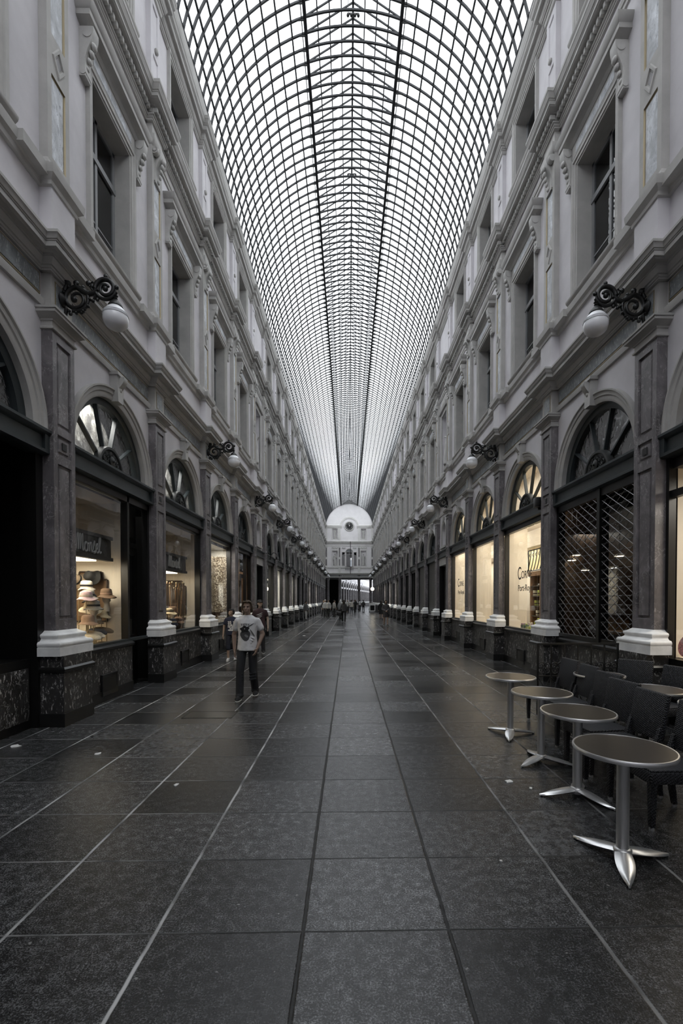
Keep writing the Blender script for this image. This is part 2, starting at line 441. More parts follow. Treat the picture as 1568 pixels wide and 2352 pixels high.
C3 = [(0, 14.16), (.035, 14.165), (.035, 14.2), (.05, 14.205), (.06, 14.25), (.085, 14.255), (.085, 14.29), (.10, 14.30), (.12, 14.37), (.125, 14.39), (.19, 14.395), (.2, 14.41), (.2, 14.50), (.215, 14.505), (.215, 14.53), (.235, 14.54), (.26, 14.62), (.268, 14.625), (.268, 14.71), (0, 14.8)]
STR = [(0, 5.62), (.04, 5.62), (.05, 5.66), (.05, 5.72), (.03, 5.74), (0, 5.74)]
SIL = [(0, 7.2), (.05, 7.2), (.06, 7.26), (.1, 7.3), (.11, 7.38), (.11, 7.42), (0, 7.46)]
ARCH2 = [(0, 11.05), (.03, 11.05), (.03, 11.12), (.05, 11.13), (.06, 11.2), (0, 11.22)]
trim_defs = [('stone string course above the shop arches', STR), ('deep stone cornice above the shop floor', C1),
             ('stone sill course below the tall windows', SIL), ('thin stone moulding above the tall windows', ARCH2),
             ('toothed stone cornice between tall windows and attic', C2), ('crowning stone cornice under the glass roof', C3)]
tn = 0
for lab, prof in trim_defs:
    mb = run(prof)
    if prof is C2:
        y = 2.0
        while y < END:                          # dentils
            mb.box(.05, .15, y, y+.055, 11.53, 11.615); y += .105
    me = mb.mesh('trim')
    for s in SIDES:
        tn += 1
        o = part(f'trim_{tn}', me); o.location = (-W if s == 'left' else W, 0, 0)
        if s == 'right': o.scale = (-1, 1, 1)
        tag(o, f'{lab}, {s} side of the gallery', 'moulding', kind='structure')

# ------------------------------------------------------------------ ground-floor pilasters
def recessed_front(mb, p, hw, z0, z1, holes, depth=.028, field=.018):
    holed(mb, -hw, hw, z0, z1, holes, p)
    for a, b, c, d in holes:
        q = p-depth
        ring = lambda x, e: [(x, a+e, c+e), (x, b-e, c+e), (x, b-e, d-e), (x, a+e, d-e)]
        mb.rings([ring(p, 0), ring(q, .006), ring(q, .04), ring(q+field, .05)], False, True)
def shaft_mesh(p, hw, z0, z1, holes):
    mb = MB().mat('marble_shaft')
    recessed_front(mb, p, hw, z0, z1, holes)
    for y in (-hw, hw): mb.quad((0, y, z0), (p, y, z0), (p, y, z1), (0, y, z1))
    return mb
PH = .24
pl = MB().mat('black_stone'); pl.box(0, .33, -.35, .35, 0, .18)
pl.mat('marble_plinth'); pl.box(0, .31, -.33, .33, .18, .72)
pl.mat('black_stone'); pl.loft_rect(.31, .33, [(0, .72), (.03, .735), (.035, .775), (.012, .80)])
pl.mat('marble_plinth'); pl.box(0, .312, -.332, .332, .80, .95)
plinth_me = pl.mesh('plinth')
b_ = MB().mat('base_stone')
b_.loft_rect(.15, PH, [(.15, .95), (.15, 1.065), (.135, 1.066), (.15, 1.085), (.152, 1.115), (.135, 1.14), (.10, 1.145), (.075, 1.165), (.07, 1.185), (.085, 1.20), (.09, 1.215), (.085, 1.235), (.05, 1.25), (.03, 1.262), (.0, 1.285)])
base_me = b_.mesh('base', 60)
sh = shaft_mesh(.15, PH, 1.28, 5.33, [(-.155, .155, 1.43, 3.56), (-.155, .155, 3.69, 3.96), (-.155, .155, 4.07, 5.2)])
sh.mat('black_stone'); sh.box(.125, .15, -.05, .05, 3.775, 3.875)
shaft_me = sh.mesh('shaft')
c_ = MB().mat('stone')
c_.loft_rect(.15, PH, [(.0, 5.32), (.025, 5.325), (.03, 5.345), (.012, 5.365), (.005, 5.37), (.005, 5.43), (.02, 5.435), (.025, 5.455), (.045, 5.46), (.09, 5.50), (.105, 5.505), (.105, 5.54), (.12, 5.545), (.12, 5.575), (.0, 5.585)])
cap_me = c_.mesh('capital', 40)
f_ = MB().mat('stone'); f_.box(0, .13, -.23, .23, 5.58, 6.10)
f_.mat('gold'); f_.box(.13, .136, -.15, .15, 5.68, 6.02); f_.mat('marble_frieze'); f_.box(.13, .139, -.135, .135, 5.695, 6.005)
f_.mat('stone')
off = [(max(0, p-.0)+.0, h) for p, h in C1]
f_.loft_rect(.13, .25, [(p, h) for p, h in C1[:-1]] + [(.1, 6.475)])
block_me = f_.mesh('entablature_block')
def pil_lab(k, s, extra=''):
    return f'{ORD[k]} brown marble pilaster from the near end of the {s} wall{extra}'
LAMPS = {2, 4, 6, 8, 10, 12, 14, 16, 18, 20, 21, 23, 24}
for s in SIDES:
    for k in range(2, NP):
        loc, rz = at(s, P[k])
        r = root('pilaster', pil_lab(k-2, s, ', under a globe lamp' if k in LAMPS else ', between two shopfronts'), 'pilaster', loc, rz, f'marble pilasters of the {s} wall')
        part('plinth', plinth_me, r); part('base', base_me, r, 'white stone moulded base'); part('shaft', shaft_me, r)
        part('capital', cap_me, r, 'grey stone capital'); part('entablature_block', block_me, r)

# ------------------------------------------------------------------ upper pilasters
u = MB().mat('plaster')
u.prism([(-.30, 6.44), (.30, 6.44), (.27, 6.56), (.255, 6.7), (.255, 7.2), (-.255, 7.2), (-.255, 6.7), (-.27, 6.56)], 0, .17, 'x')
ped_me = u.mesh('pedestal')
u = MB().mat('stone')
u.loft_rect(.16, .26, [(0, 7.19), (.03, 7.2), (.035, 7.25), (.06, 7.28), (.09, 7.31), (.10, 7.39), (.10, 7.42), (.02, 7.46)])
u.box(0, .17, -.78, .78, 7.28, 7.42)
u.loft_rect(.11, .24, [(.05, 7.44), (.05, 7.5), (.03, 7.52), (.02, 7.56), (0, 7.6)])
course_me = u.mesh('sill_block')
holes = [(-.15, .15, 7.68, 8.80), (-.15, .15, 9.34, 10.36)]
u = MB().mat('stone'); holed(u, -.235, .235, 7.58, 11.06, holes, .115)
for y in (-.235, .235): u.quad((0, y, 7.58), (.115, y, 7.58), (.115, y, 11.06), (0, y, 11.06))
for a, b, c, d in holes:
    ring = lambda x, e: [(x, a+e, c+e), (x, b-e, c+e), (x, b-e, d-e), (x, a+e, d-e)]
    u.mat('gold').rings([ring(.115, 0), ring(.095, .008), ring(.095, .026)], False, False)
    u.mat('marble_light').rings([ring(.095, .026), ring(.0951, .03)], False, True)
# lozenge between the two panels
dz = lambda k: [(0, 9.07-k), (k*.62, 9.07), (0, 9.07+k), (-k*.62, 9.07)]
u.mat('stone').rings([[(.115, q, z) for q, z in dz(.22)], [(.135, q, z) for q, z in dz(.2)], [(.135, q, z) for q, z in dz(.15)], [(.10, q, z) for q, z in dz(.13)]], False, False)
u.mat('marble_shaft').rings([[(.10, q, z) for q, z in dz(.13)], [(.118, q, z) for q, z in dz(.10)]], False, True)
ushaft_me = u.mesh('shaft')
def scroll_outline(z_top, z_bot, dep):
    pts = []
    n = 22
    for i in range(n+1):
        t = i/n
        z = z_top + (z_bot-z_top)*t
        x = dep*(1 - .62*t) + .035*sin(t*2*pi*1.05+.6) * (1-.4*t)
        pts.append((max(.02, x), z))
    return [(0, z_top)] + pts + [(0, z_bot)]
u = MB().mat('stone_pale')
u.loft_rect(.12, .22, [(0, 10.98), (.03, 11.0), (.06, 11.05), (.07, 11.1), (.07, 11.16), (0, 11.18)])
u.prism([(x+.06, z) for x, z in scroll_outline(10.99, 10.34, .15)], -.11, .11, 'y')
for y in (-.17, .17): u.lathe([(.001, -.06), (.03, -.05), (.035, -.03), (.07, -.05), (.085, 0), (.07, .05), (.001, .05)], 14, (.15, y, 10.9), 'y')
for q in range(5): u.ball((.26-.028*q, 0, 10.82-.1*q), .06-.006*q, 8, 6, (.7, 1.2, 1.1))
ucap_me = u.mesh('scroll_capital', 40)
u = MB().mat('stone'); u.box(0, .125, -.25, .25, 11.16, 11.44)
u.loft_rect(.12, .27, [(p, h) for p, h in C2[:-1]] + [(.1, 12.0)])
y = -.33
while y < .33: u.box(.16, .265, y, y+.055, 11.53, 11.615); y += .105
ublock_me = u.mesh('entablature_block')
u = MB().mat('plaster'); holed(u, -.22, .22, 12.0, 14.2, [(-.12, .12, 12.3, 12.95), (-.12, .12, 13.25, 13.95)], .10)
for y in (-.22, .22): u.quad((0, y, 12.0), (.10, y, 12.0), (.10, y, 14.2), (0, y, 14.2))
for a, b, c, d in [(-.12, .12, 12.3, 12.95), (-.12, .12, 13.25, 13.95)]:
    ring = lambda x, e: [(x, a+e, c+e), (x, b-e, c+e), (x, b-e, d-e), (x, a+e, d-e)]
    u.rings([ring(.10, 0), ring(.075, .01)], False, True)
u.mat('stone').loft_rect(.10, .22, [(.04, 12.0), (.04, 12.14), (0, 12.18)])
u.lathe([(.001, 0), (.05, .0), (.06, .03), (.04, .05), (.001, .055)], 14, (.10, 0, 13.1), 'x')
u.loft_rect(.10, .22, [(0, 14.08), (.03, 14.1), (.04, 14.16), (0, 14.18)])
u.loft_rect(.10, .24, [(p, h) for p, h in C3[:-1]] + [(.1, 14.79)])
attic_me = u.mesh('attic_strip')
for s in SIDES:
    for k in range(2, NP):
        loc, rz = at(s, P[k])
        r = root('upper_pilaster', f'{ORD[k-2]} pale upper pilaster with lozenge panel from the near end, {s} wall above the cornice', 'pilaster', loc, rz, f'upper pilasters of the {s} wall')
        part('pedestal', ped_me, r); part('sill_block', course_me, r); part('shaft', ushaft_me, r, 'shaft with pale veined marble panels')
        part('scroll_capital', ucap_me, r); part('entablature_block', ublock_me, r); part('attic_strip', attic_me, r)

# ------------------------------------------------------------------ windows (setting)
def frame_ring(mb, a, b, c, d, prof):
    """prof: (expansion, p) loops around the opening a..b, c..d"""
    R = [[(p, a-e, c-e), (p, b+e, c-e), (p, b+e, d+e), (p, a-e, d+e)] for e, p in prof]
    mb.rings(R, False, False)
def window_meshes(o, transom, hood):
    a, b, c, d = o
    fr = MB().mat('stone')
    frame_ring(fr, a, b, c, d, [(0, -.30), (0, .02), (.03, .03), (.03, .045), (.09, .045), (.10, .065), (.15, .07), (.155, 0)])
    sa = MB().mat('sash')
    def bar(y0, y1, z0, z1, p=-.26): sa.box(p-.04, p, y0, y1, z0, z1)
    bar(a, a+.07, c, d); bar(b-.07, b, c, d); bar(a, b, c, c+.1); bar(a, b, d-.07, d)
    if transom: bar(a, b, transom-.05, transom+.05, -.24); bar(-.035, .035, c, d)
    else: bar(-.035, .035, c, d)
    for z in ([c+.72] if transom else []): bar(a, b, z-.014, z+.014, -.27)
    gl = MB().mat('pane_up'); gl.quad((-.28, a, c), (-.28, b, c), (-.28, b, d), (-.28, a, d))
    out = [('window_frame', fr.mesh('f')), ('sash', sa.mesh('s')), ('pane', gl.mesh('g', 0))]
    si = MB().mat('stone'); si.prism([(0, c-.09), (.08, c-.08), (.13, c-.03), (.14, c), (.14, c+.02), (0, c+.04)], a-.2, b+.2, 'y')
    out.append(('window_sill', si.mesh('w')))
    if hood:
        h = MB().mat('stone')
        h.box(0, .05, a-.15, b+.15, d+.2, 10.5)
        h.loft_rect(.06, b+.24, [(0, 10.44), (.02, 10.46), (.04, 10.5), (.09, 10.53), (.15, 10.55), (.15, 10.63), (.17, 10.65), (.20, 10.73), (.20, 10.76), (.0, 10.8)])
        h.mat('marble_light').box(.05, .055, a, b, d+.23, 10.38)
        out.append(('window_hood', h.mesh('h')))
        cs = MB().mat('stone_pale')
        cs.prism(scroll_outline(10.46, 9.72, .20), -.075, .075, 'y')
        for q in range(4): cs.ball((.19-.035*q, 0, 10.22-.11*q), .05-.004*q, 8, 6, (.8, 1.2, 1.1))
        cs.lathe([(.001, -.085), (.07, -.085), (.07, .085), (.001, .085)], 14, (.13, 0, 10.36), 'y')
        cs.lathe([(.001, -.085), (.045, -.085), (.045, .085), (.001, .085)], 12, (.06, 0, 9.78), 'y')
        out.append(('console', cs.mesh('c', 40)))
    return out
WM = window_meshes(WIN, 9.3, True); AM = window_meshes(ATT, 13.3, False)
wn = 0
for s in SIDES:
    for i in range(1, len(P)-1):
        if i in NICHE: continue
        c = (P[i]+P[i+1])/2; loc, rz = at(s, c)
        for lab, ms in ((f'tall hooded window, {ORD[i-1]} bay from the near end, {s} wall', WM), (f'attic window under the glass roof, {ORD[i-1]} bay from the near end, {s} wall', AM)):
            wn += 1
            r = root(f'window_{wn}', lab, 'window', loc, rz, None, 'structure')
            for nm, me in ms:
                if nm == 'console':
                    for y in (-.86, .86): part(nm, me, r, None, (0, y, 0))
                else: part(nm, me, r)

# ------------------------------------------------------------------ shopfronts
HC = 1.385                                     # clear half width between pilasters
def ring_half(mb, prof, c=3.96, n=36, a0=0, a1=pi):
    R = []
    for i in range(n+1):
        a = a0+(a1-a0)*i/n
        R.append([(p, -r*cos(a), c+r*sin(a)) for r, p in prof])
    mb.rings(R, True, True, True)
def half_disc(mb, r, p, c=3.96, n=36):
    mb.add([(p, 0, c)] + [(p, -r*cos(pi*i/n), c+r*sin(pi*i/n)) for i in range(n+1)], [(0, i+1, i+2) for i in range(n)])
m_ = MB().mat('stone')
ring_half(m_, [(1.19, -.2), (1.19, .02), (1.22, .035), (1.28, .035), (1.29, .055), (1.345, .06), (1.36, .085), (1.385, .085), (1.385, -.02)])
archivolt_me = m_.mesh('archivolt', 40)
m_ = MB().mat('stone_pale')
m_.prism([(-.085, 5.14), (.085, 5.14), (.125, 5.60), (-.125, 5.60)], 0, .13, 'x')
m_.prism([(-.15, 5.58), (.15, 5.58), (.16, 5.63), (-.16, 5.63)], 0, .16, 'x')
m_.prism(scroll_outline(5.57, 5.15, .2), -.06, .06, 'y'); m_.ball((.13, 0, 5.44), .042, 8, 6, (1, 1.3, 1)); m_.ball((.115, 0, 5.36), .036, 8, 6, (1, 1.2, 1.2)); m_.ball((.10, 0, 5.28), .028, 8, 6)
key_me = m_.mesh('keystone', 40)
m_ = MB().mat('green')
m_.prism([(-.12, 3.64), (.06, 3.64), (.10, 3.66), (.10, 3.70), (.06, 3.72), (.06, 3.88), (.10, 3.90), (.13, 3.93), (.13, 3.965), (-.12, 3.965)], -HC, HC, 'y')
for y in (-HC, HC-.09): m_.box(.0, .10, y, y+.09, 3.70, 3.92)
lintel_me = m_.mesh('lintel')
m_ = MB().mat('green')
ring_half(m_, [(1.08, -.2), (1.08, -.09), (1.13, -.07), (1.195, -.07), (1.195, -.2)])
for a in (36, 72, 108, 144):
    t = math.radians(a); d = Vector((0, cos(t), sin(t))); nrm = Vector((0, -sin(t), cos(t)))*.022
    A, B = d*.36, d*1.1
    m_.rings([[Vector((-.17, 0, 3.96))+q+nrm, Vector((-.10, 0, 3.96))+q+nrm*.7, Vector((-.10, 0, 3.96))+q-nrm*.7, Vector((-.17, 0, 3.96))+q-nrm] for q in (A, B)])
fan_me = m_.mesh('fanlight_frame')
m_ = MB().mat('pane_fan'); half_disc(m_, 1.10, -.15); fanpane_me = m_.mesh('fanlight_pane', 0)
m_ = MB().mat('carved')
half = [(.02, -.14), (.02, -.06), (.34, -.06), (.36, -.03), (.40, -.03), (.41, -.06), (.41, -.14)]
ring_half(m_, half, n=24)
for k in range(7):
    a = pi*(k+.5)/7
    for rr, sz in ((.27, .055), (.17, .04)):
        cc = (-.045, -rr*cos(a), 3.96+rr*sin(a))
        m_.tube([(cc[0], cc[1]+sz*(1-t/16)*cos(t*.75+a), cc[2]+sz*(1-t/16)*sin(t*.75+a)) for t in range(14)], .010, 5)
m_.lathe([(.001, -.02), (.075, -.02), (.085, .01), (.06, .02), (.001, .025)], 18, (-.03, 0, 4.12), 'x')
m_.lathe([(.001, .02), (.025, .02), (.02, .05), (.001, .055)], 12, (-.03, 0, 4.12), 'x')
medal_me = m_.mesh('medallion', 40)
def riser_mesh(gap=None, vent=None):
    """stall riser; gap: (y0,y1) left open for a door; vent: (y0,y1)"""
    mb = MB()
    spans = [(-HC, HC)] if not gap else ([(-HC, gap[0])] if gap[0] > -HC+.05 else []) + ([(gap[1], HC)] if gap[1] < HC-.05 else [])
    for a, b in spans:
        mb.mat('marble_plinth'); mb.box(-.14, .03, a, b, .18, .84)
        mb.mat('black_stone'); mb.box(-.14, .05, a, b, 0, .18)
        mb.prism([(-.14, .84), (.05, .84), (.075, .86), (.075, .90), (.03, .93), (-.14, .93)], a, b, 'y')
    return mb
def vent_mesh(y0, y1):
    mb = MB().mat('black_paint')
    mb.box(.028, .052, y0, y1, .10, .46)
    frame = [(y0, .10), (y1, .10), (y1, .46), (y0, .46)]
    inn = [(y0+.1, .24), (y1-.1, .24), (y1-.1, .34), (y0+.1, .34)]
    mb.rings([[(.052, a, b) for a, b in frame], [(.068, a*.97+.03*(y0+y1)/2, b*.97+.0084) for a, b in frame], [(.03, a, b) for a, b in inn]], False, True)
    return mb.mesh('vent')
def glaz_frame(posts, z0=.93, top=3.52):
    mb = MB().mat('black_paint')
    for y in posts: mb.box(-.12, .0, y-.035, y+.035, z0, 3.64)
    mb.box(-.12, .0, -HC, HC, top, 3.64)
    mb.mat('green'); mb.box(-.10, .02, -HC, HC, z0-.005, z0+.045)
    return mb
def pane_mesh(y0, y1, z0=.97, z1=3.52):
    mb = MB().mat('pane'); mb.quad((-.06, y0, z0), (-.06, y1, z0), (-.06, y1, z1), (-.06, y0, z1)); return mb.mesh('pane', 0)
def door_leaf(y0, y1):
    mb = MB().mat('black_paint')
    mb.box(-.30, -.24, y0, y1, .02, 1.0); 
    for y in (y0, y1-.1): mb.box(-.30, -.24, y, y+.1, 1.0, 2.75)
    mb.box(-.30, -.24, y0, y1, 2.6, 2.75); mb.box(-.30, -.26, y0, y1, 2.85, 3.6)
    mb.box(-.26, -.235, y0+.1, y1-.1, .2, .85)
    mb.box(-.245, -.225, y0+.18, y1-.18, 2.95, 3.5)
    mb.mat('pane'); mb.quad((-.27, y0+.1, 1.0), (-.27, y1-.1, 1.0), (-.27, y1-.1, 2.6), (-.27, y0+.1, 2.6))
    return mb
def interior(wall, depth=3.0, top=3.93, back=None, y0=-1.38, y1=1.38):
    mb = MB().mat(wall)
    z0 = .0
    mb.quad((-depth, y0, z0), (-depth, y1, z0), (-depth, y1, top), (-depth, y0, top))
    for y in (y0, y1): mb.quad((-.16, y, z0), (-depth, y, z0), (-depth, y, top), (-.16, y, top))
    mb.mat('black_paint')  # black outer sheets added so the backs of lit linings stay dark
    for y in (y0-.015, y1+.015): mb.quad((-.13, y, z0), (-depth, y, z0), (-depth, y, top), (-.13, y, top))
    mb.mat(wall); mb.quad((-.16, y0, top), (-depth, y0, top), (-depth, y1, top), (-.16, y1, top))
    mb.quad((-.14, y0, .90), (-min(depth, .9), y0, .90), (-min(depth, .9), y1, .90), (-.14, y1, .90))
    return mb.mesh('interior', 0)
def shop_light(side, y, p, z, e, size=(.8, .8), col=(1, .84, .62), tilt=0.0):
    (x, _, _), rz = at(side, y)
    l = bpy.data.lights.new('shop_lamp_light', 'AREA'); l.shape = 'RECTANGLE'; l.size, l.size_y = size; l.energy = e; l.color = col
    o = bpy.data.objects.new('shop_lamp_light', l); COL.objects.link(o)
    o.location = (x + (p if side == 'left' else -p), y, z); o['kind'] = 'helper'; o.rotation_euler.y = tilt if side == 'left' else -tilt
    return o
FRONT = {}
def get(key, fn):
    if key not in FRONT:
        r = fn(); FRONT[key] = r.mesh('m') if isinstance(r, MB) else r
    return FRONT[key]
# far = +y on the left wall, -y on the right wall (wall-local frame)
KIND = {('left', 1): 'dark', ('left', 2): 'hats', ('left', 3): 'canes', ('left', 4): 'sparkle', ('left', 5): 'dim', ('left', 7): 'litdoor', ('left', 8): 'lit', ('left', 9): 'litdoor',
        ('left', 10): 'lit', ('left', 11): 'door', ('left', 12): 'door', ('left', 14): 'lit', ('left', 15): 'door', ('left', 17): 'lit',
        ('right', 1): 'warm', ('right', 2): 'grille', ('right', 3): 'choc', ('right', 4): 'choc', ('right', 5): 'choc', ('right', 7): 'shutter', ('right', 8): 'shutter',
        ('right', 9): 'door', ('right', 10): 'door', ('right', 11): 'door', ('right', 12): 'lit', ('right', 14): 'lit', ('right', 15): 'door', ('right', 16): 'lit'}
DESC = {'dark': 'dark empty doorway', 'hats': 'hats in its lit window', 'canes': 'walking canes in its window', 'sparkle': 'sparkling brown display panel', 'dim': 'dim wood-framed display',
        'litdoor': 'bright window beside a black door', 'lit': 'bright lit window', 'door': 'black door and dark window', 'warm': 'warm beige interior', 'grille': 'closed diamond grille',
        'choc': 'cream chocolate display', 'shutter': 'closed roller shutter', 'plain': 'dark window'}
def lattice(y0, y1, z0=1.02, z1=3.5, pw=.235, ph=.15):
    mb = MB().mat('iron_grey')
    x = .0
    n = int((y1-y0)/pw*1) + 1
    def seg(a, b, xo):
        mb.tube([(xo, *a), (xo, *b)], .006, 5, False)
    # diagonals clipped to the rectangle
    sl = ph/pw
    k = y0 - (z1-z0)/sl
    while k < y1:
        pts = []
        t0 = max(0, (y0-k)*sl); t1 = min(z1-z0, (y1-k)*sl)
        if t1 > t0: seg((k+t0/sl, z0+t0), (k+t1/sl, z0+t1), -.004)
        t0m = max(0, (y0-k)*sl); t1m = min(z1-z0, (y1-k)*sl)
        if t1m > t0m: seg((k+t0m/sl, z1-t0m), (k+t1m/sl, z1-t1m), .006)
        k += pw
    z = z0
    while z < z1:
        mb.tube([(-.012, y0, z), (-.012, y1, z)], .005, 5, False); z += ph
    n_ = int((z1-z0)/ph); row = 0
    for q in range(2*n_):
        z = z0 + ph/2*q; y = y0 + ((q % 2)*pw/2)
        while y < y1:
            if y > y0: mb.ball((0, y, z), .011, 6, 4)
            y += pw
    return mb
for s in SIDES:
    for i in range(1, len(P)-1):
        if i in NICHE: continue
        c = (P[i]+P[i+1])/2; loc, rz = at(s, c); kd = KIND.get((s, i), 'plain' if i % 2 else 'door'); fs = 1 if s == 'left' else -1
        r = root('shopfront', f'{ORD[i-1]} arched shopfront along the {s} wall, {DESC[kd]}', 'shopfront', loc, rz, f'arched shopfronts of the {s} wall')
        part('archivolt', archivolt_me, r, 'pale stone arch moulding'); part('keystone', key_me, r); part('lintel', lintel_me, r)
        part('fanlight_frame', fan_me, r); part('fanlight_pane', fanpane_me, r); part('medallion', medal_me, r, 'carved half-round medallion')
        fz = get('frieze', lambda: (lambda mb: (mb.mat('gold').box(0, .012, -1.36, 1.36, 5.77, 6.05), mb.mat('marble_frieze').box(0, .02, -1.335, 1.335, 5.795, 6.025), mb)[-1])(MB()))
        part('frieze_panel', fz, r, 'veined marble panel edged with gilding')
        dn, df = (.56, 1.35) if fs > 0 else (-1.35, -.56)   # far-side door span
        if kd in ('hats', 'litdoor', 'door', 'dim'):
            part('riser', get(('ri', fs), lambda: riser_mesh(gap=(dn, HC) if fs > 0 else (-HC, df))), r)
            part('glazing_frame', get(('gf', fs), lambda: glaz_frame([-HC*fs+.04*fs, .50*fs, 1.345*fs])), r)
            part('shop_pane', get(('pn', fs), lambda: pane_mesh(*sorted((-1.32*fs, .47*fs)))), r)
            part('door', get(('dl', fs), lambda: door_leaf(dn, df)), r, 'narrow black glazed door')
            part('vent', get(('ve', fs), lambda: vent_mesh(*sorted((-.55*fs, -.05*fs)))), r)
        elif kd == 'dark':
            part('door_panel', get('dk', lambda: (lambda mb: (mb.mat('black_paint').box(-.2, -.1, -HC, HC, .0, .92), mb.mat('marble_plinth').box(-.11, -.085, .55, 1.2, .12, .80), mb.mat('black_paint').box(-.2, 0, 1.25, HC, 0, 3.64), mb)[-1])(MB())), r, 'black panelled base with speckled marble')
        elif kd == 'warm':
            part('glazing_frame', get('wf', lambda: (lambda mb: (mb.mat('black_paint').box(-.12, .0, .93, HC, 0, 3.64), mb.box(-.10, .0, -HC, -1.325, 0, 3.64), mb.box(-.12, -.03, -1.325, .93, 3.1, 3.2), mb.box(-.2, -.05, -1.325, .93, 3.5, 3.64), mb.box(-.2, 0, -HC, HC, 0, .9), mb)[-1])(MB())), r)
            part('shop_pane', get('wp', lambda: pane_mesh(-1.325, .93, .9, 3.5)), r)
        elif kd == 'grille':
            part('riser', get('ri0', lambda: riser_mesh()), r)
            part('grille', get('la', lambda: lattice(-1.30, .20)), r, 'sliding diamond-mesh security grille')
            part('grille', get('lb', lambda: lattice(.29, 1.30)), r, 'sliding diamond-mesh security grille')
            gp = get('gpf', lambda: (lambda mb: (mb.mat('black_paint').box(-.12, .05, .20, .29, .93, 3.64), mb.box(-.12, .02, -HC, -1.3, .93, 3.64), mb.box(-.12, .02, 1.3, HC, .93, 3.64), mb.box(-.05, .03, -HC, HC, .93, 1.02), mb.box(-.05, .02, -HC, HC, 3.5, 3.64), mb)[-1])(MB()))
            part('grille_frame', gp, r)
            part('shop_pane', get('gpn', lambda: (lambda mb: (mb.mat('pane').quad((-.3, -1.3, .95), (-.3, 1.3, .95), (-.3, 1.3, 3.55), (-.3, -1.3, 3.55)), mb)[-1])(MB())), r)
            part('vent', get('ve0', lambda: vent_mesh(-.25, .25)), r)
        elif kd == 'shutter':
            part('riser', get('ri0', lambda: riser_mesh()), r)
            part('roller_shutter', get('rs', lambda: (lambda mb: (mb.mat('slats').box(-.08, -.04, -1.3, 1.3, .93, 3.64), mb.mat('black_paint').box(-.1, .0, -HC, -1.3, .93, 3.64), mb.box(-.1, 0, 1.3, HC, .93, 3.64), mb)[-1])(MB())), r)
        else:
            part('riser', get('ri0', lambda: riser_mesh()), r)
            part('glazing_frame', get('gf0', lambda: glaz_frame([-1.345, 1.345])), r)
            part('shop_pane', get('pn0', lambda: pane_mesh(-1.32, 1.32)), r)
            part('vent', get('ve0', lambda: vent_mesh(-.25, .25)), r)
        # rooms behind the glass
        if s == 'left' and i in (2, 3, 4):
            part('fanlight_blind', get('fb', lambda: (lambda mb: (mb.mat('leaf'), half_disc(mb, 1.36, -.62, 3.97), mb)[-1])(MB())), r, 'leaf patterned blind behind the fanlight')
            shop_light(s, c, -.34, 5.28, 11, (.2, 1.1), (1, .97, .9))  # lamp added behind the fanlight to brighten the blind
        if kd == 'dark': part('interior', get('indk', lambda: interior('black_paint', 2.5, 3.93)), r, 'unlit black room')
        if kd in ('hats', 'canes'):
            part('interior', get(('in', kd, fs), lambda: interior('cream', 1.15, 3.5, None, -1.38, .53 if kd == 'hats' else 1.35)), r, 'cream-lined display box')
        elif kd in ('lit', 'litdoor', 'sparkle'):
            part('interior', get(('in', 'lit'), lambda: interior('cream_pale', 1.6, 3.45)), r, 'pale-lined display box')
            if kd != 'sparkle': shop_light(s, c, -.85, 3.4, 24 if i < 14 else 34, (.7, 1.6), (1, .95, .86))
        elif kd == 'warm':
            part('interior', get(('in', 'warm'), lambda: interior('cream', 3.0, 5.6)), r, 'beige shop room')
            shop_light(s, c, -1.2, 3.4, 24, (1, 1.6), (1, .92, .80))
        elif kd == 'dim':
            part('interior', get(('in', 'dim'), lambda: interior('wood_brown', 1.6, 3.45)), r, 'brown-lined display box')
            shop_light(s, c, -.8, 3.4, 9, (.7, 1.6))
# ------------------------------------------------------------------ niche bays: doorway, bust, statue
HN = 1.01
mb = MB().mat('stone')
mb.box(-.2, .04, -HN, HN, 3.3, 3.64); mb.mat('green').prism([(-.12, 3.64), (.06, 3.64), (.10, 3.66), (.10, 3.70), (.06, 3.72), (.06, 3.88), (.10, 3.90), (.13, 3.93), (.13, 3.965), (-.12, 3.965)], -HN, HN, 'y')
nlint_me = mb.mesh('lintel')
mb = MB().mat('black_paint')
for y in (-HN, HN-.16): mb.box(-.2, .03, y, y+.16, 0, 3.3)
mb.box(-.24, -.18, -HN, HN, 0, 3.3)
for y0, y1 in ((-.8, -.05), (.05, .8)):
    for z0, z1 in ((.15, 1.0), (1.1, 3.1)): mb.box(-.18, -.16, y0, y1, z0, z1)
ndoor_me = mb.mesh('door')
mb = MB().mat('stone')
ring_half(mb, [(.42, -.05), (.42, .02), (.46, .04), (.54, .05), (.56, 0)], 4.78)
for y in (-.49, .49): mb.box(0, .045, y-.065, y+.065, 4.15, 4.78)
mb.box(0, .10, -.6, .6, 4.07, 4.16); mb.box(0, .09, -.09, .09, 5.26, 5.5)
nsurr_me = mb.mesh('niche_surround', 40)
mb = MB().mat('stone')
frame_ring(mb, *NI_UP, [(0, -.02), (0, .03), (.05, .05), (.12, .06), (.13, 0)])
mb.prism([(0, 10.32), (.12, 10.34), (.16, 10.44), (.16, 10.5), (0, 10.55)], -.75, .75, 'y'); mb.box(0, .03, -.55, .55, 10.62, 10.95)
nsurr2_me = mb.mesh('niche_surround')

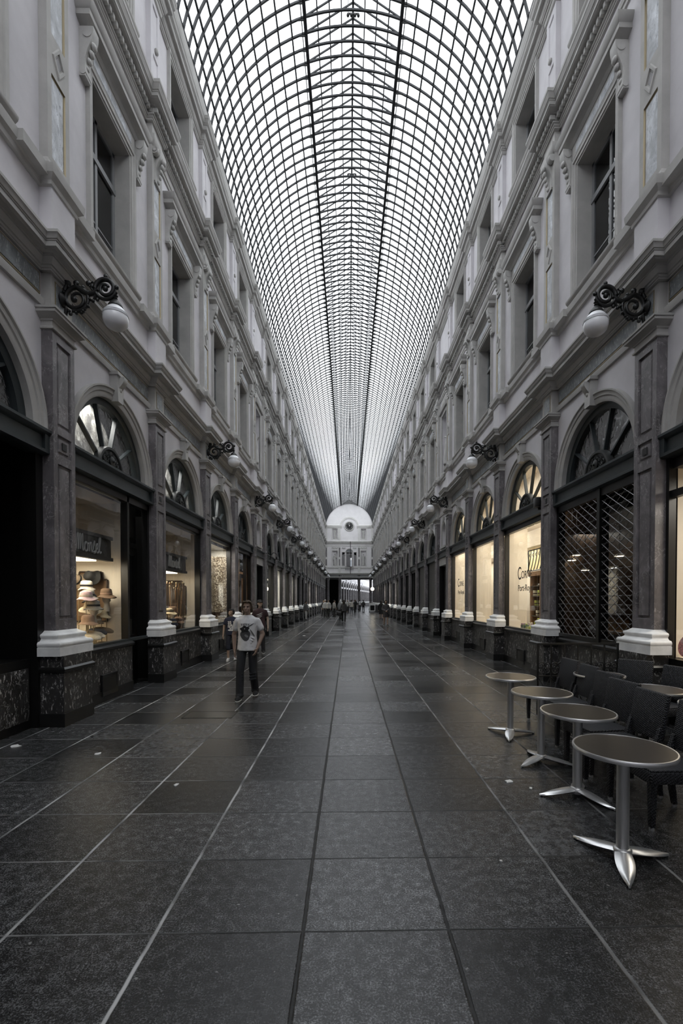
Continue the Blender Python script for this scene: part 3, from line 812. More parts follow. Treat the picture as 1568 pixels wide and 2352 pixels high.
def capsule(mb, a, b, ra, rb, n=10):
    a, b = Vector(a), Vector(b); d = b-a; L = d.length
    if L < 1e-6: mb.ball(a, max(ra, rb), n, 8); return
    t = d/L; u = t.orthogonal().normalized(); v = t.cross(u)
    R = []
    for i in range(5):
        q = pi/2*(1-i/4); R.append((a - t*ra*sin(q), max(1e-4, ra*cos(q))))
    for i in range(5):
        q = pi/2*i/4; R.append((b + t*rb*sin(q), max(1e-4, rb*cos(q))))
    mb.rings([[c + (u*cos(2*pi*j/n)+v*sin(2*pi*j/n))*r for j in range(n)] for c, r in R])
def ell(mb, c, r, n=14, m=10): mb.ball(c, 1.0, n, m, r)

def fuse(mb, voxel, smooth_it=3, keep=None, mat=None, sub=False):
    """join overlapping closed pieces into one continuous skin"""
    me = mb.mesh('tmp', 0)
    o = bpy.data.objects.new('tmp', me); COL.objects.link(o)
    md = o.modifiers.new('r', 'REMESH'); md.mode = 'VOXEL'; md.voxel_size = voxel; md.adaptivity = 0
    if smooth_it:
        ms = o.modifiers.new('s', 'SMOOTH'); ms.factor = .5; ms.iterations = smooth_it
    dg = bpy.context.evaluated_depsgraph_get(); dg.update()
    ev = o.evaluated_get(dg)
    out = bpy.data.meshes.new_from_object(ev)
    bpy.data.objects.remove(o); bpy.data.meshes.remove(me)
    out.materials.clear(); out.materials.append(mat if mat else mb.mats[0])
    out.polygons.foreach_set('material_index', [0]*len(out.polygons))
    out.polygons.foreach_set('use_smooth', [True]*len(out.polygons))
    out.update(); return out

def statue_mesh(seed, h=1.75, mat='stone_pale'):
    rnd = random.Random(seed); mb = MB().mat(mat)
    lean = rnd.uniform(-.05, .05)
    for k in range(9):
        a = 2*pi*k/9; r = .17
        capsule(mb, (.03+r*.8*cos(a), r*sin(a), .02), (.02+.08*cos(a), lean*.4+.09*sin(a), .95), .075, .06, 8)
    ell(mb, (0, lean*.6, 1.02), (.13, .17, .2)); ell(mb, (0, lean, 1.25), (.12, .17, .2))
    capsule(mb, (0, lean-.16, 1.38), (0, lean+.16, 1.38), .065, .065)
    capsule(mb, (0, lean, 1.4), (.01, lean, 1.55), .05, .05); ell(mb, (.02, lean*1.2, 1.63), (.085, .075, .11)); ell(mb, (-.02, lean*1.2, 1.67), (.09, .09, .09))
    sgn = rnd.choice((-1, 1))
    capsule(mb, (0, lean+.19*sgn, 1.36), (.08, lean+.25*sgn, 1.10), .05, .042); capsule(mb, (.08, lean+.25*sgn, 1.10), (.2, lean+.08*sgn, 1.2), .042, .035)
    capsule(mb, (0, lean-.19*sgn, 1.36), (.03, lean-.26*sgn, 1.08), .05, .042); capsule(mb, (.03, lean-.26*sgn, 1.08), (.10, lean-.22*sgn, .86), .042, .035)
    for k in range(4): capsule(mb, (.1, lean-.14+.08*k, 1.15), (.14, lean-.1+.06*k, .4), .035, .05, 8)
    me = fuse(mb, .022, 1)
    if h != 1.75:
        me.transform(Matrix.Scale(h/1.75, 4))
    return me
def pedestal_block(hw, p0, p1, z0, z1):
    mb = MB().mat('stone'); mb.box(p0, p1, -hw, hw, z0, z1*.25+z0*.75)
    mb.box(p0, p1-.03, -hw+.03, hw-.03, z0, z1*.8+z0*.2); mb.box(p0, p1, -hw, hw, z1*.8+z0*.2, z1); return mb.mesh('pedestal')
st = [statue_mesh(k) for k in range(3)]
mb = MB().mat('stone_pale')                       # bust on a shell bracket
ell(mb, (0, 0, .16), (.12, .2, .16)); capsule(mb, (0, 0, .2), (.02, 0, .4), .06, .055); ell(mb, (.03, 0, .5), (.095, .085, .12)); ell(mb, (-.02, 0, .54), (.1, .1, .1)); capsule(mb, (0, 0, -.2), (0, 0, .08), .03, .11)
bust_me = fuse(mb, .02, 1)
nb = 0
for s in SIDES:
    q = 0
    for i in sorted(NICHE):
        if i >= len(P)-1: continue
        c = (P[i]+P[i+1])/2; loc, rz = at(s, c)
        where = ('nearest niche bay', 'middle niche bay', 'farthest niche bay')[q]
        r = root('niche_doorway', f'dark double door with green lintel in the {where} of the {s} wall', 'doorway', loc, rz, f'niche doorways of the {s} wall')
        part('door', ndoor_me, r); part('lintel', nlint_me, r); part('niche_surround', nsurr_me, r, 'small arched stone niche surround')
        r2 = root('niche_frame', f'rectangular stone niche frame holding a standing statue, {where}, {s} wall', 'niche', loc, rz, f'statue niches of the {s} wall')
        part('surround', nsurr2_me, r2)
        part('pedestal', pedestal_block(.3, -.34, -.02, 7.62, 7.9), r2)
        sg = 1 if s == 'left' else -1
        single('bust', bust_me, f'carved stone bust in the arched niche of the {where}, {s} wall', 'bust', (loc[0]-.17*sg, c, 4.38), rz)
        single('statue', st[q % 3], f'draped stone statue standing in the {where} above the cornice, {s} wall', 'statue', (loc[0]-.17*sg, c, 7.9), rz)
        q += 1

# ------------------------------------------------------------------ bracket lamps
def spiral(c, r0, turns, a0, rev=1, rmin=.03, n=40):
    pts = []
    for k in range(n+1):
        t = k/n; a = a0 + rev*turns*2*pi*t; r = r0*(1-t)+rmin*t
        pts.append((c[0]+r*cos(a), 0, c[1]+r*sin(a)))
    return pts
mb = MB().mat('iron')
mb.lathe([(.001, 0), (.09, 0), (.10, .02), (.06, .05), (.03, .06), (.001, .07)], 16, (.14, 0, 5.86), 'x')
s1 = spiral((.33, 5.88), .165, 1.35, pi*.5, 1, .05); s1 = s1[::-1]
mb.tube(s1, [.016+.016*(k/len(s1)) for k in range(len(s1))], 8)
s1b = spiral((.33, 5.88), .165, .55, pi*.5, -1, .165); mb.tube(s1b, .026, 8)
mb.tube([(.15, 0, 5.86), (.18, 0, 5.88)], .04, 8)
arm = [(.33, 0, 6.045), (.42, 0, 5.99), (.5, 0, 5.95), (.58, 0, 5.97), (.62, 0, 6.02)]
mb.tube(arm, [.03, .034, .034, .032, .03], 8)
s2 = spiral((.735, 6.03), .145, 1.4, pi, -1, .045); mb.tube(s2, [.034-.014*(k/len(s2)) for k in range(len(s2))], 8)
s2b = spiral((.735, 6.03), .145, .45, pi, 1, .145); mb.tube(s2b, .026, 8)
for c, rr in (((.735, 6.20), .03), ((.885, 6.05), .032), ((.50, 6.10), .038), ((.55, 6.06), .03), ((.33, 6.10), .04), ((.22, 6.09), .045), ((.17, 6.18), .05), ((.56, 5.86), .026), ((.40, 5.70), .028), ((.25, 5.68), .03), ((.44, 5.75), .03), ((.62, 5.88), .028), ((.3, 5.88), .045), ((.73, 6.03), .04)):
    mb.ball((c[0], 0, c[1]), rr, 8, 6, (1, .8, 1))
for a in range(0, 360, 30):                        # leaf lobes on the scroll
    t = math.radians(a); mb.ball((.33+.19*cos(t), 0, 5.88+.19*sin(t)), .022, 6, 5, (1, 1.5, 1))
mb.tube([(.17, 0, 6.0), (.22, 0, 6.1), (.15, 0, 6.16), (.17, 0, 6.21)], [.03, .028, .024, .02], 7)
mb.tube([(.2, 0, 5.75), (.17, 0, 5.62), (.16, 0, 5.6)], [.03, .02, .01], 7)
mb.tube([(.56, 0, 6.0), (.5, 0, 6.09), (.56, 0, 6.12), (.6, 0, 6.08)], .016, 7)
mb.tube([(.6, 0, 5.94), (.56, 0, 5.86), (.53, 0, 5.87)], [.02, .014, .01], 7)
brk_me = mb.mesh('bracket', 60)
mb = MB().mat('iron'); mb.tube([(.87, 0, 6.02), (.87, 0, 5.93)], .012, 6); mb.lathe([(.001, 5.965), (.022, 5.96), (.012, 5.945), (.034, 5.93), (.018, 5.91), (.028, 5.895), (.012, 5.88), (.001, 5.875)], 12, (.87, 0, 0)); hook_me = mb.mesh('hook', 60)
mb = MB().mat('iron'); mb.lathe([(.012, 5.885), (.025, 5.88), (.045, 5.855), (.075, 5.825), (.092, 5.80), (.096, 5.78), (.07, 5.775), (.001, 5.78)], 20, (.87, 0, 0)); lcap_me = mb.mesh('cap', 50)
mb = MB().mat('milk_glass')
gp = []
for k in range(25):
    t = k/24; a = .22+(pi-.221)*t
    r = .166*max(0, sin(a))**.95*(1+.42*(t-.5)); h = 5.635+.172*cos(a)
    gp.append((max(.001, r), h))
mb.lathe(gp[::-1], 28, (.87, 0, 0))
for hh in (5.69, 5.672, 5.654):
    rr = max(r for r, h in gp if abs(h-hh) < .03); mb.tube([(.87+rr*1.005*cos(2*pi*j/28), rr*1.005*sin(2*pi*j/28), hh) for j in range(29)], .0055, 5, False)
globe_me = mb.mesh('globe', 60)
for s in SIDES:
    for n_, k in enumerate(sorted(x for x in LAMPS if x < NP)):
        loc, rz = at(s, P[k])
        r = root('wall_lamp', f'{ORD[n_]} milk glass globe lamp on scrolled iron bracket from the near end, {s} wall', 'lamp', loc, rz, f'globe lamps of the {s} wall')
        part('bracket', brk_me, r, 'black scrolled iron bracket'); part('hook', hook_me, r); part('cap', lcap_me, r); part('globe', globe_me, r, 'white milk glass globe')

# ------------------------------------------------------------------ glass barrel roof
RH, RR, RIDGE, BW = 14.35, 4.1, 19.12, 1.37
BH = RH + sqrt(RR*RR - BW*BW)
roof = root('ceiling', 'barrel vaulted roof of glass and dark iron ribs with raised ridge', 'roof', (0, 0, 0), 0, None, 'structure')
A0 = .10; NSEG = 44
def arcp(a, r=RR): return (r*cos(a), r*sin(a)+RH)
def rib_mesh():
    mb = MB().mat('roof_iron')
    R = []
    for i in range(NSEG+1):
        a = A0 + (pi-2*A0)*i/NSEG
        R.append([(r*cos(a), y, RH+r*sin(a)) for r, y in ((RR-.026, -.022), (RR+.026, -.022), (RR+.026, .022), (RR-.026, .022))])
    mb.rings(R)
    for sgn in (-1, 1):                            # lantern rafter
        a, b = Vector((sgn*BW, 0, BH+.02)), Vector((0, 0, RIDGE)); t = (b-a).normalized(); u = Vector((-t.z, 0, t.x))*.02
        mb.rings([[q+u+Vector((0, -.015, 0)), q+u+Vector((0, .015, 0)), q-u+Vector((0, .015, 0)), q-u+Vector((0, -.015, 0))] for q in (a, b)])
        for k in range(1, 4):
            q = a.lerp(b, k/4); mb.ball(q, .027, 6, 4)
    for i in range(1, 11):                         # clips at the glazing bars
        for sgn in (0, 1):
            a = A0 + (math.acos(BW/RR)-A0)*i/11
            if sgn: a = pi-a
            x, z = arcp(a); mb.ball((x, 0, z), .03, 6, 4)
    # small curved wind plate just outside each lantern beam
    mb.mat('carved')
    for sgn in (-1, 1):
        pts = []
        for k in range(7):
            x = BW + .42*k/6; z = RH+sqrt(RR*RR-x*x); pts.append((sgn*x, z+.03))
        low = [(sgn*(BW+.42*k/6), RH+sqrt(RR*RR-(BW+.42*k/6)**2)-.11*(1-k/6)**1.6) for k in range(7)]
        poly = pts + low[::-1]
        mb.rings([[(x, y, z) for x, z in poly] for y in (-.012, .012)])
    return mb.mesh('rib', 40)
rib_me = rib_mesh()
RS = BAY/9
ys = []
y = P[2] + RS/2 - RS*28
while y < END: ys.append(y); y += RS
vis = [q for q in ys if q > 8.6]
near = set(vis[:100])
rest = MB().mat('roof_iron')
for q in ys:
    if q in near: part('rib', rib_me, roof, None, (0, q, 0))
far_bm = bmesh.new()
for q in ys:
    if q not in near:
        n0 = len(far_bm.verts); far_bm.from_mesh(rib_me); far_bm.verts.ensure_lookup_table()
        bmesh.ops.translate(far_bm, verts=far_bm.verts[n0:], vec=(0, q, 0))
fm = bpy.data.meshes.new('rib_run'); far_bm.to_mesh(fm); far_bm.free()
for mt in rib_me.materials: fm.materials.append(mt)
part('rib_run', fm, roof, None, None, None, 'stuff')
Y0 = ys[0]-.2
mb = MB().mat('roof_iron')
def lbar(x, z, hx, hz): mb.box(x-hx, x+hx, Y0, END, z-hz, z+hz)
for sgn in (-1, 1):
    for i in range(1, 11):
        a = A0 + (math.acos(BW/RR)-A0)*i/11; x, z = arcp(a, RR+.02); lbar(sgn*x, z, .021, .030)
    for k in range(1, 4): lbar(sgn*BW*(1-k/4), BH+(RIDGE-BH)*k/4+.03, .017, .02)
part('glazing_bar', mb, roof)
for sgn in (-1, 1):
    mb = MB().mat('roof_iron'); lbar(sgn*BW, BH, .045, .07); lbar(sgn*(BW+.10), BH-.02, .012, .02); part('lantern_beam', mb, roof)
mb = MB().mat('roof_iron'); lbar(0, RIDGE, .03, .05); part('ridge_beam', mb, roof)
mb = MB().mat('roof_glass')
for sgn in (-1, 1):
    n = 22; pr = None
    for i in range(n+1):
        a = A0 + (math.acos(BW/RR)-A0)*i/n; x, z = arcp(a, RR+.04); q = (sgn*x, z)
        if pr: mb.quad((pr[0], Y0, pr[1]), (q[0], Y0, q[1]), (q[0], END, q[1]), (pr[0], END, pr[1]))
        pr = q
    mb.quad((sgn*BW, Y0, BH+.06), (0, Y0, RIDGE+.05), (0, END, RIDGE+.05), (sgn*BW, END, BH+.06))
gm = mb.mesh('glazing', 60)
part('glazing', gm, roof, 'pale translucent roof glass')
mb = MB().mat('stone')
for sgn in (-1, 1): mb.box(sgn*4.3, sgn*4.0, -14, END+.4, 14.78, 15.05)
part('roof_gutter', mb, roof)
for n_, yy in ((0, 13.3), (1, 18.2)):
    r = root('spotlight_bar', f'small black row of spotlights hanging under the roof ridge, {("nearer", "farther")[n_]} one', 'spotlight', (0, yy, RIDGE))
    mb = MB().mat('iron')
    for x in (-.14, .14): mb.tube([(x, 0, -.05), (x, 0, -.55)], .008, 5)
    mb.box(-.17, .17, -.015, .015, -.57, -.54); part('hanger', mb, r)
    mb = MB().mat('iron'); mb.ball((0, 0, -.6), .045, 8, 6); lm = mb.mesh('lamp_head')
    for x in (-.15, -.05, .05, .15): part('lamp_head', lm, r, None, (x, 0, 0))

# ------------------------------------------------------------------ floor
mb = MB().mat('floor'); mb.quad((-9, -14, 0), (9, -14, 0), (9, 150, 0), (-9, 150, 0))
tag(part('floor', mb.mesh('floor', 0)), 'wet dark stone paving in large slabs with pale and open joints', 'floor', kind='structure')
# unseen wall added behind the camera to stop light from the open end
mb = MB().mat('plaster'); mb.box(-5, 5, -14.2, -14, 0, 19.5); tag(part('wall_back', mb), 'plain unseen wall added behind the camera to shut out end light', 'wall', kind='structure')

# ------------------------------------------------------------------ end wall
E = END
mb = MB().mat('plaster')
holes = [(-2.95, -2.05, 7.7, 10.3), (2.05, 2.95, 7.7, 10.3), (-2.95, -2.05, 12.35, 14.25), (2.05, 2.95, 12.35, 14.25), (-.48, .48, 7.55, 10.0), (-1.22, -.82, 7.7, 10.0), (.82, 1.22, 7.7, 10.0)]
def pt(p, y, z): return (y, E-p, z)
m2 = MB().mat('plaster_lit'); holed(m2, -4.22, 4.22, 6.4, RH+.02, holes)
n = 40
for i in range(n):                               # lunette and lantern gable
    a, b = pi*i/n, pi*(i+1)/n
    m2.quad((0, 4.2*cos(a), RH), (0, 4.2*cos(b), RH), (0, 4.2*cos(b), RH+4.2*sin(b)), (0, 4.2*cos(a), RH+4.2*sin(a)))
m2.mat('stone'); m2.prism([(-BW-.05, BH-.2), (BW+.05, BH-.2), (BW+.05, BH+.05), (0, RIDGE+.1), (-BW-.05, BH+.05)], -.3, -.01, 'x')
m2.mat('plaster_lit'); m2.box(-.6, -.02, -4.22, 4.22, 5.62, 6.4)
for a, b, c, d in holes[:4]:
    m2.quad((-.35, a, c), (-.35, b, c), (-.35, b, d), (-.35, a, d))
    for yy in (a, b): m2.quad((-.35, yy, c), (0, yy, c), (0, yy, d), (-.35, yy, d))
    for zz in (c, d): m2.quad((-.35, a, zz), (0, a, zz), (0, b, zz), (-.35, b, zz))
m2.mirror_pts(lambda v: (v[1], E-v[0], v[2]))
tag(part('wall_end', m2.mesh('wall', 0)), 'end wall coloured brighter as if lit, with clock, statues and window above the far passage', 'wall', kind='structure')
M['stone_end_lit'] = plain('end_mouldings_lit', (.70, .69, .67), .75, var=.08, vscale=3)  # stone copy lightened to carry the brighter light of the far end
def endmb(fn):
    mb = MB(); fn(mb); mb.mirror_pts(lambda v: (v[1], E-v[0], v[2])); return mb
def f(mb):
    mb.mat('stone_end_lit')
    for prof in (C1, C2): mb.prism(prof, -4.2, 4.2, 'y')
    mb.prism([(p*.6, h) for p, h in C3], -4.2, -1.35, 'y'); mb.prism([(p*.6, h) for p, h in C3], 1.35, 4.2, 'y')
    mb.prism(SIL, -4.2, 4.2, 'y'); mb.prism(STR, -4.2, 4.2, 'y'); mb.prism([(p, h) for p, h in ARCH2], -4.2, 4.2, 'y')
    for y in (-4.0, -1.7, 1.7, 4.0):
        mb.box(0, .09, y-.2, y+.2, 6.45, 11.05); mb.box(0, .07, y-.16, y+.16, 12.0, 14.2)
    ring_half(mb, [(1.35, 0), (1.35, .06), (1.5, .09), (1.68, .06), (1.7, 0)], 14.55, 30)
    for a, b, c, d in holes[:4]: frame_ring(mb, a, b, c, d, [(0, 0), (0, .04), (.12, .05), (.13, 0)])
    for y in (-2.5, 2.5): mb.box(0, .04, y-.6, y+.6, 10.55, 10.98)
    mb.mat('marble_shaft')
    for y in (-4.0, -1.7, 1.7, 4.0):
        for z0, z1 in ((7.7, 8.8), (9.2, 10.8)): mb.box(.09, .095, y-.1, y+.1, z0, z1)
    mb.mat('stone_pale')
    for y in (-2.5, 2.5, -.95, .95):
        for k in range(9): mb.ball((.05, y-.48*(1 if abs(y) > 2 else .55)+.12*k*(1 if abs(y) > 2 else .55), 10.76+.08*sin(k*1.7)), .075, 6, 5, (.6, 1, 1))
part('trim_13', endmb(f).mesh('trim')); tag(bpy.data.objects['trim_13'], 'stone mouldings, pilaster strips and arch of the far end wall', 'moulding', kind='structure')
# window of the end wall
r = root('window_200', 'three-part arched window in the middle of the far end wall', 'window', (0, 0, 0), 0, None, 'structure')
def f(mb):
    mb.mat('stone')
    for a, b, c, d in holes[4:]: frame_ring(mb, a, b, c, d, [(0, -.2), (0, .05), (.08, .07), (.09, 0)])
    ring_half(mb, [(.5, 0), (.5, .05), (.6, .09), (.66, 0)], 10.05, 20)
part('window_frame', endmb(f), r)
def f(mb):
    mb.mat('sash'); mb.box(-.18, -.14, -.48, .48, 9.35, 9.5); mb.box(-.18, -.14, -.03, .03, 7.55, 10)
    for y in (-1.02, 1.02): mb.box(-.18, -.14, y-.2, y+.2, 9.4, 9.5)
    mb.mat('marble_frieze'); half_disc(mb, .5, .02, 10.05, 20)
part('sash', endmb(f), r)
def f(mb):
    mb.mat('pane_up')
    for a, b, c, d in holes[4:]: mb.quad((-.17, a, c), (-.17, b, c), (-.17, b, d), (-.17, a, d))
part('pane', endmb(f), r)
# frieze of the passage, columns
def f(mb):
    mb.mat('marble_frieze'); mb.box(.0, .03, -4.1, 4.1, 5.78, 6.06)
    mb.mat('gold')
    for z in (5.77, 6.05): mb.box(0, .035, -4.1, 4.1, z, z+.02)
    mb.mat('black_stone')
    for y in (-1.7, 1.7): mb.box(0, .045, y-.09, y+.09, 5.82, 6.02)
    mb.mat('base_stone')
    for k in range(17): mb.ball((.03, -1.25+2.5*k/16, 5.92), .045, 6, 4, (.3, 1, 1.3))
tag(part('trim_14', endmb(f).mesh('trim')), 'dark frieze band with pale relief above the far passage', 'frieze', kind='structure')
mb = MB().mat('marble_shaft')
mb.lathe([(.34, 0), (.34, .1), (.3, .12), (.27, .3), (.25, .34), (.22, 5.1), (.25, 5.15), (.3, 5.3), (.32, 5.4), (.32, 5.6)], 20)
colm = mb.mesh('column', 40)
for n_, x in enumerate((-3.75, -1.7, 1.7, 3.75)):
    single('column', colm, f'dark round column under the far end wall, {("at the left wall", "left of the middle", "right of the middle", "at the right wall")[n_]}', 'column', (x, E+.35, 0), 0, 'columns of the far passage')
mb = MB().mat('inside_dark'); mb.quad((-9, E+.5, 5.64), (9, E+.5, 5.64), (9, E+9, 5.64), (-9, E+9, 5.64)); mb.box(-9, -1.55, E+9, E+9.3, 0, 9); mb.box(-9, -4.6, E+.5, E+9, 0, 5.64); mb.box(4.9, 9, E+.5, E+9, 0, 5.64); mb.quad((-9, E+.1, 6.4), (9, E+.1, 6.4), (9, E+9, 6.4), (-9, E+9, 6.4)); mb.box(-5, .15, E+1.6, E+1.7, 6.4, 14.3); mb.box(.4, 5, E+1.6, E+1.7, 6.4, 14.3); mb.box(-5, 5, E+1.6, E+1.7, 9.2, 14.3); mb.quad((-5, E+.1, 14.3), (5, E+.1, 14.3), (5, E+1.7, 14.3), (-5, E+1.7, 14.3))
tag(part('ceiling_passage', mb), 'dark vestibule behind the far columns', 'vestibule', kind='structure')
# the next gallery beyond the passage, bending away to the right
mb = MB().mat('plaster')
L = 84
holes2 = []
mb.box(-.3, 0, 0, L, 3.95, 4.3); mb.box(-.3, 0, 0, L, 5.5, 7.6)
for k in range(27):
    y = k*3.1
    mb.mat('marble_shaft').box(-.3, .12, y, y+.45, 0, 5.5); mb.mat('base_stone').box(-.3, .25, y-.1, y+.55, .9, 1.25)
    mb.mat('plaster'); ring_half(mb, [(1.1, 0), (1.1, .06), (1.32, .06), (1.32, 0)], 4.2, 14)
    o_ = len(mb.v) - 15*4
    for q in range(o_, len(mb.v)): mb.v[q] = (mb.v[q][0], mb.v[q][1]+y+1.78, mb.v[q][2])
    mb.mat('inside_dark').box(-.6, -.3, y, y+3.1, 0, 5.5)
mb.mat('stone').prism([(p, h+1.2) for p, h in C1], 0, L, 'y')
o = part('wall_beyond', mb); o.location = (-1.7, E+9.3, 0); o.rotation_euler = (0, 0, -.16)
tag(o, 'arcaded wall of the next gallery seen through the far passage', 'wall', kind='structure')
gl = MB().mat('milk_glass'); gl.ball((0, 0, 0), .2, 12, 8); glm = gl.mesh('globe')
for k in range(5):
    d = 2+k*6.2; x, yy = -1.7 + .85*cos(-.16) - d*sin(-.16), E+9.3 + d*cos(-.16) + .85*sin(-.16)
    r = root('wall_lamp', f'{ORD[k]} tiny globe lamp of the next gallery, seen between the far columns', 'lamp', (x, yy, 5.6), -.16, 'globe lamps of the next gallery')
    part('globe', glm, r); t = MB().mat('iron'); t.tube([(-.85, 0, .35), (-.3, 0, .4), (0, 0, .35), (0, 0, .19)], .03, 6); part('bracket', t, r)
mb = MB().mat('shade_glass'); mb.quad((-12, E+9.2, 9.5), (30, E+9.2, 9.5), (30, E+100, 9.5), (-12, E+100, 9.5)); mb.quad((30, E+9.2, 0), (30, E+100, 0), (30, E+100, 9.5), (30, E+9.2, 9.5)); mb.quad((-12, E+100, 0), (30, E+100, 0), (30, E+100, 9.5), (-12, E+100, 9.5)); mb.quad((4.9, E+9.2, 0), (30, E+9.2, 0), (30, E+9.2, 9.5), (4.9, E+9.2, 9.5))  # dark sheets added above and beside the next gallery to dim the sky
tag(part('ceiling_beyond', mb.mesh('c', 0)), 'dark-tinted glass roof and sides added to shade the next gallery', 'roof', kind='structure')
# clock
r = root('clock', 'round dark-faced wall clock with pale stone ring high on the far end wall', 'clock', (0, E, 14.55))
mb = MB().mat('stone_pale'); mb.lathe([(.86, 0), (.88, .08), (.8, .13), (.68, .12), (.66, .04), (.66, 0)], 36, (0, 0, 0), 'x', False); mb.mirror_pts(lambda v: (v[1], -v[0], v[2])); part('ring', mb, r)
mb = MB().mat('black_paint'); mb.lathe([(.001, .03), (.66, .03), (.66, .04), (.001, .041)], 36, (0, 0, 0), 'x'); mb.mirror_pts(lambda v: (v[1], -v[0], v[2])); part('dial', mb, r)
def text_mesh(txt, size, mat, depth=.004, shear=0.0, align='CENTER'):
    cu = bpy.data.curves.new('t', 'FONT'); cu.body = txt; cu.size = size; cu.extrude = depth; cu.shear = shear; cu.align_x = align; cu.align_y = 'CENTER'
    o = bpy.data.objects.new('t', cu); COL.objects.link(o)
    dg = bpy.context.evaluated_depsgraph_get(); me = bpy.data.meshes.new_from_object(o.evaluated_get(dg))
    bpy.data.objects.remove(o); me.materials.clear(); me.materials.append(M[mat]); return me
for k, t in enumerate('XII I II III IIII V VI VII VIII IX X XI'.split()):
    a = pi/2 - 2*pi*k/12
    o = part('numeral', text_mesh(t, .17, 'base_stone'), r, None, (.5*cos(a), -.05, .5*sin(a))); o.rotation_euler = (pi/2, -(pi/2-a)*-1, 0)
for ln, wd, ang in ((.28, .03, 62), (.42, .022, 98)):
    a = math.radians(ang); mb = MB().mat('base_stone'); mb.tube([(0, -.06, 0), (ln*cos(a), -.06, ln*sin(a))], wd, 6); part('hand', mb, r)
# statues of the end wall
for n_, (x, z) in enumerate(((-2.5, 7.72), (2.5, 7.72), (-2.5, 12.37), (2.5, 12.37))):
    w_ = ('lower left', 'lower right', 'upper left', 'upper right')[n_]
    single('statue', statue_mesh(10+n_, 2.1 if n_ < 2 else 1.7), f'draped stone statue in the {w_} niche of the far end wall', 'statue', (x, E+.17, z), -pi/2, 'statues of the far end wall')
r = root('hanging_pole', 'thin dark vertical pole hanging before the far end wall window', 'pole', (.2, E-.9, 0)); mb = MB().mat('iron'); mb.tube([(0, 0, 6.2), (0, 0, 11.8)], .05, 8); part('pole', mb, r); mb = MB().mat('iron'); mb.tube([(0, 0, 11.8), (0, .9, 11.8)], .03, 6); mb.tube([(0, 0, 6.5), (0, .9, 6.5)], .03, 6); part('bracket', mb, r)
r = root('balcony_railing', 'small dark railing under the middle window of the far end wall', 'railing', (0, E-.3, 0)); mb = MB().mat('iron')
for k in range(9): mb.box(-.7+.175*k-.012, -.7+.175*k+.012, -.012, .012, 6.95, 7.5)
for z in (6.95, 7.5): mb.box(-.72, .72, -.02, .02, z-.02, z+.02)
for x in (-.7, .7): mb.box(x-.02, x+.02, -.02, .3, 7.0, 7.04)
part('railing_bars', mb, r)
# ------------------------------------------------------------------ café tables and chairs
def rbox(mb, x0, x1, y0, y1, z0, z1, r=.01, seg=2):
    bm = bmesh.new(); bmesh.ops.create_cube(bm, size=1)
    for v in bm.verts: v.co = ((x0+x1)/2+v.co.x*(x1-x0), (y0+y1)/2+v.co.y*(y1-y0), (z0+z1)/2+v.co.z*(z1-z0))
    bmesh.ops.bevel(bm, geom=list(bm.edges), offset=r, segments=seg, affect='EDGES', profile=.5)
    bm.verts.index_update()
    mb.add([v.co.copy() for v in bm.verts], [[v.index for v in f.verts] for f in bm.faces]); bm.free()
TR = .30
mb = MB().mat('laminate'); mb.lathe([(.001, .722), (TR-.008, .722), (TR-.008, .7385), (.001, .7395)], 56); top_me = mb.mesh('tabletop', 40)
mb = MB().mat('steel'); mb.lathe([(TR-.012, .712), (TR, .714), (TR+.004, .722), (TR+.004, .735), (TR, .741), (TR-.008, .7415), (TR-.009, .738), (TR-.014, .720), (TR-.012, .712)], 64, (0, 0, 0), 'z', False); rim_me = mb.mesh('rim', 50)
mb = MB().mat('steel_dark'); mb.lathe([(.001, .05), (.038, .05), (.038, .71), (.001, .71)], 24); mb.lathe([(.001, .70), (.12, .70), (.13, .722), (.001, .722)], 20); pole_me = mb.mesh('pole', 40)
mb = MB().mat('steel_dark'); mb.lathe([(.001, .03), (.05, .03), (.06, .05), (.056, .075), (.042, .085), (.001, .085)], 24); hub_me = mb.mesh('hub', 50)
mb = MB().mat('steel')                            # petal-shaped foot pointing along +x
R = []
for k in range(13):
    t = k/12; x = .03+.30*t; hw = .056*sin(pi*min(1, .30+.70*t))**.8 if t < 1 else .004
    hw = max(.004, hw); zt = .075-.055*t**1.3; th = .022*(1-.5*t)
    R.append([(x, -hw, zt-.012), (x, -hw*.6, zt), (x, 0, zt+.004), (x, hw*.6, zt), (x, hw, zt-.012), (x, hw*.8, zt-th-.006), (x, 0, max(.006, zt-th-.012)), (x, -hw*.8, zt-th-.006)])
mb.rings(R); mb.mat('black_paint'); mb.lathe([(.001, 0), (.014, 0), (.014, .012), (.001, .014)], 10, (.31, 0, 0)); foot_me = mb.mesh('foot', 50)
TABS = [((1.65, 2.90), 5, 'nearest round café table of the front row, nearest the camera'), ((1.84, 3.86), 60, 'second round café table of the front row, behind the nearest one'),
        ((1.88, 4.69), 92, 'third round café table of the front row, beside dark wicker chairs'), ((1.90, 5.65), 8, 'farthest round café table of the front row, near the iron barrier'),
        ((3.16, 4.82), 40, 'round café table of the back row beside the shop wall'), ((3.10, 5.78), 20, 'farthest round café table of the back row, before the iron barrier'), ((3.22, 4.04), 75, 'round café table of the back row, cut by the photo edge')]
for (x, y), a0, lab in TABS:
    r = root('cafe_table', lab, 'table', (x, y, 0), 0, 'round steel-rimmed café tables')
    part('tabletop', top_me, r, 'dark brown laminate top'); part('rim', rim_me, r, 'bright metal rim'); part('pole', pole_me, r); part('hub', hub_me, r)
    for k in range(3): part('foot', foot_me, r, None, None, math.radians(a0+120*k))
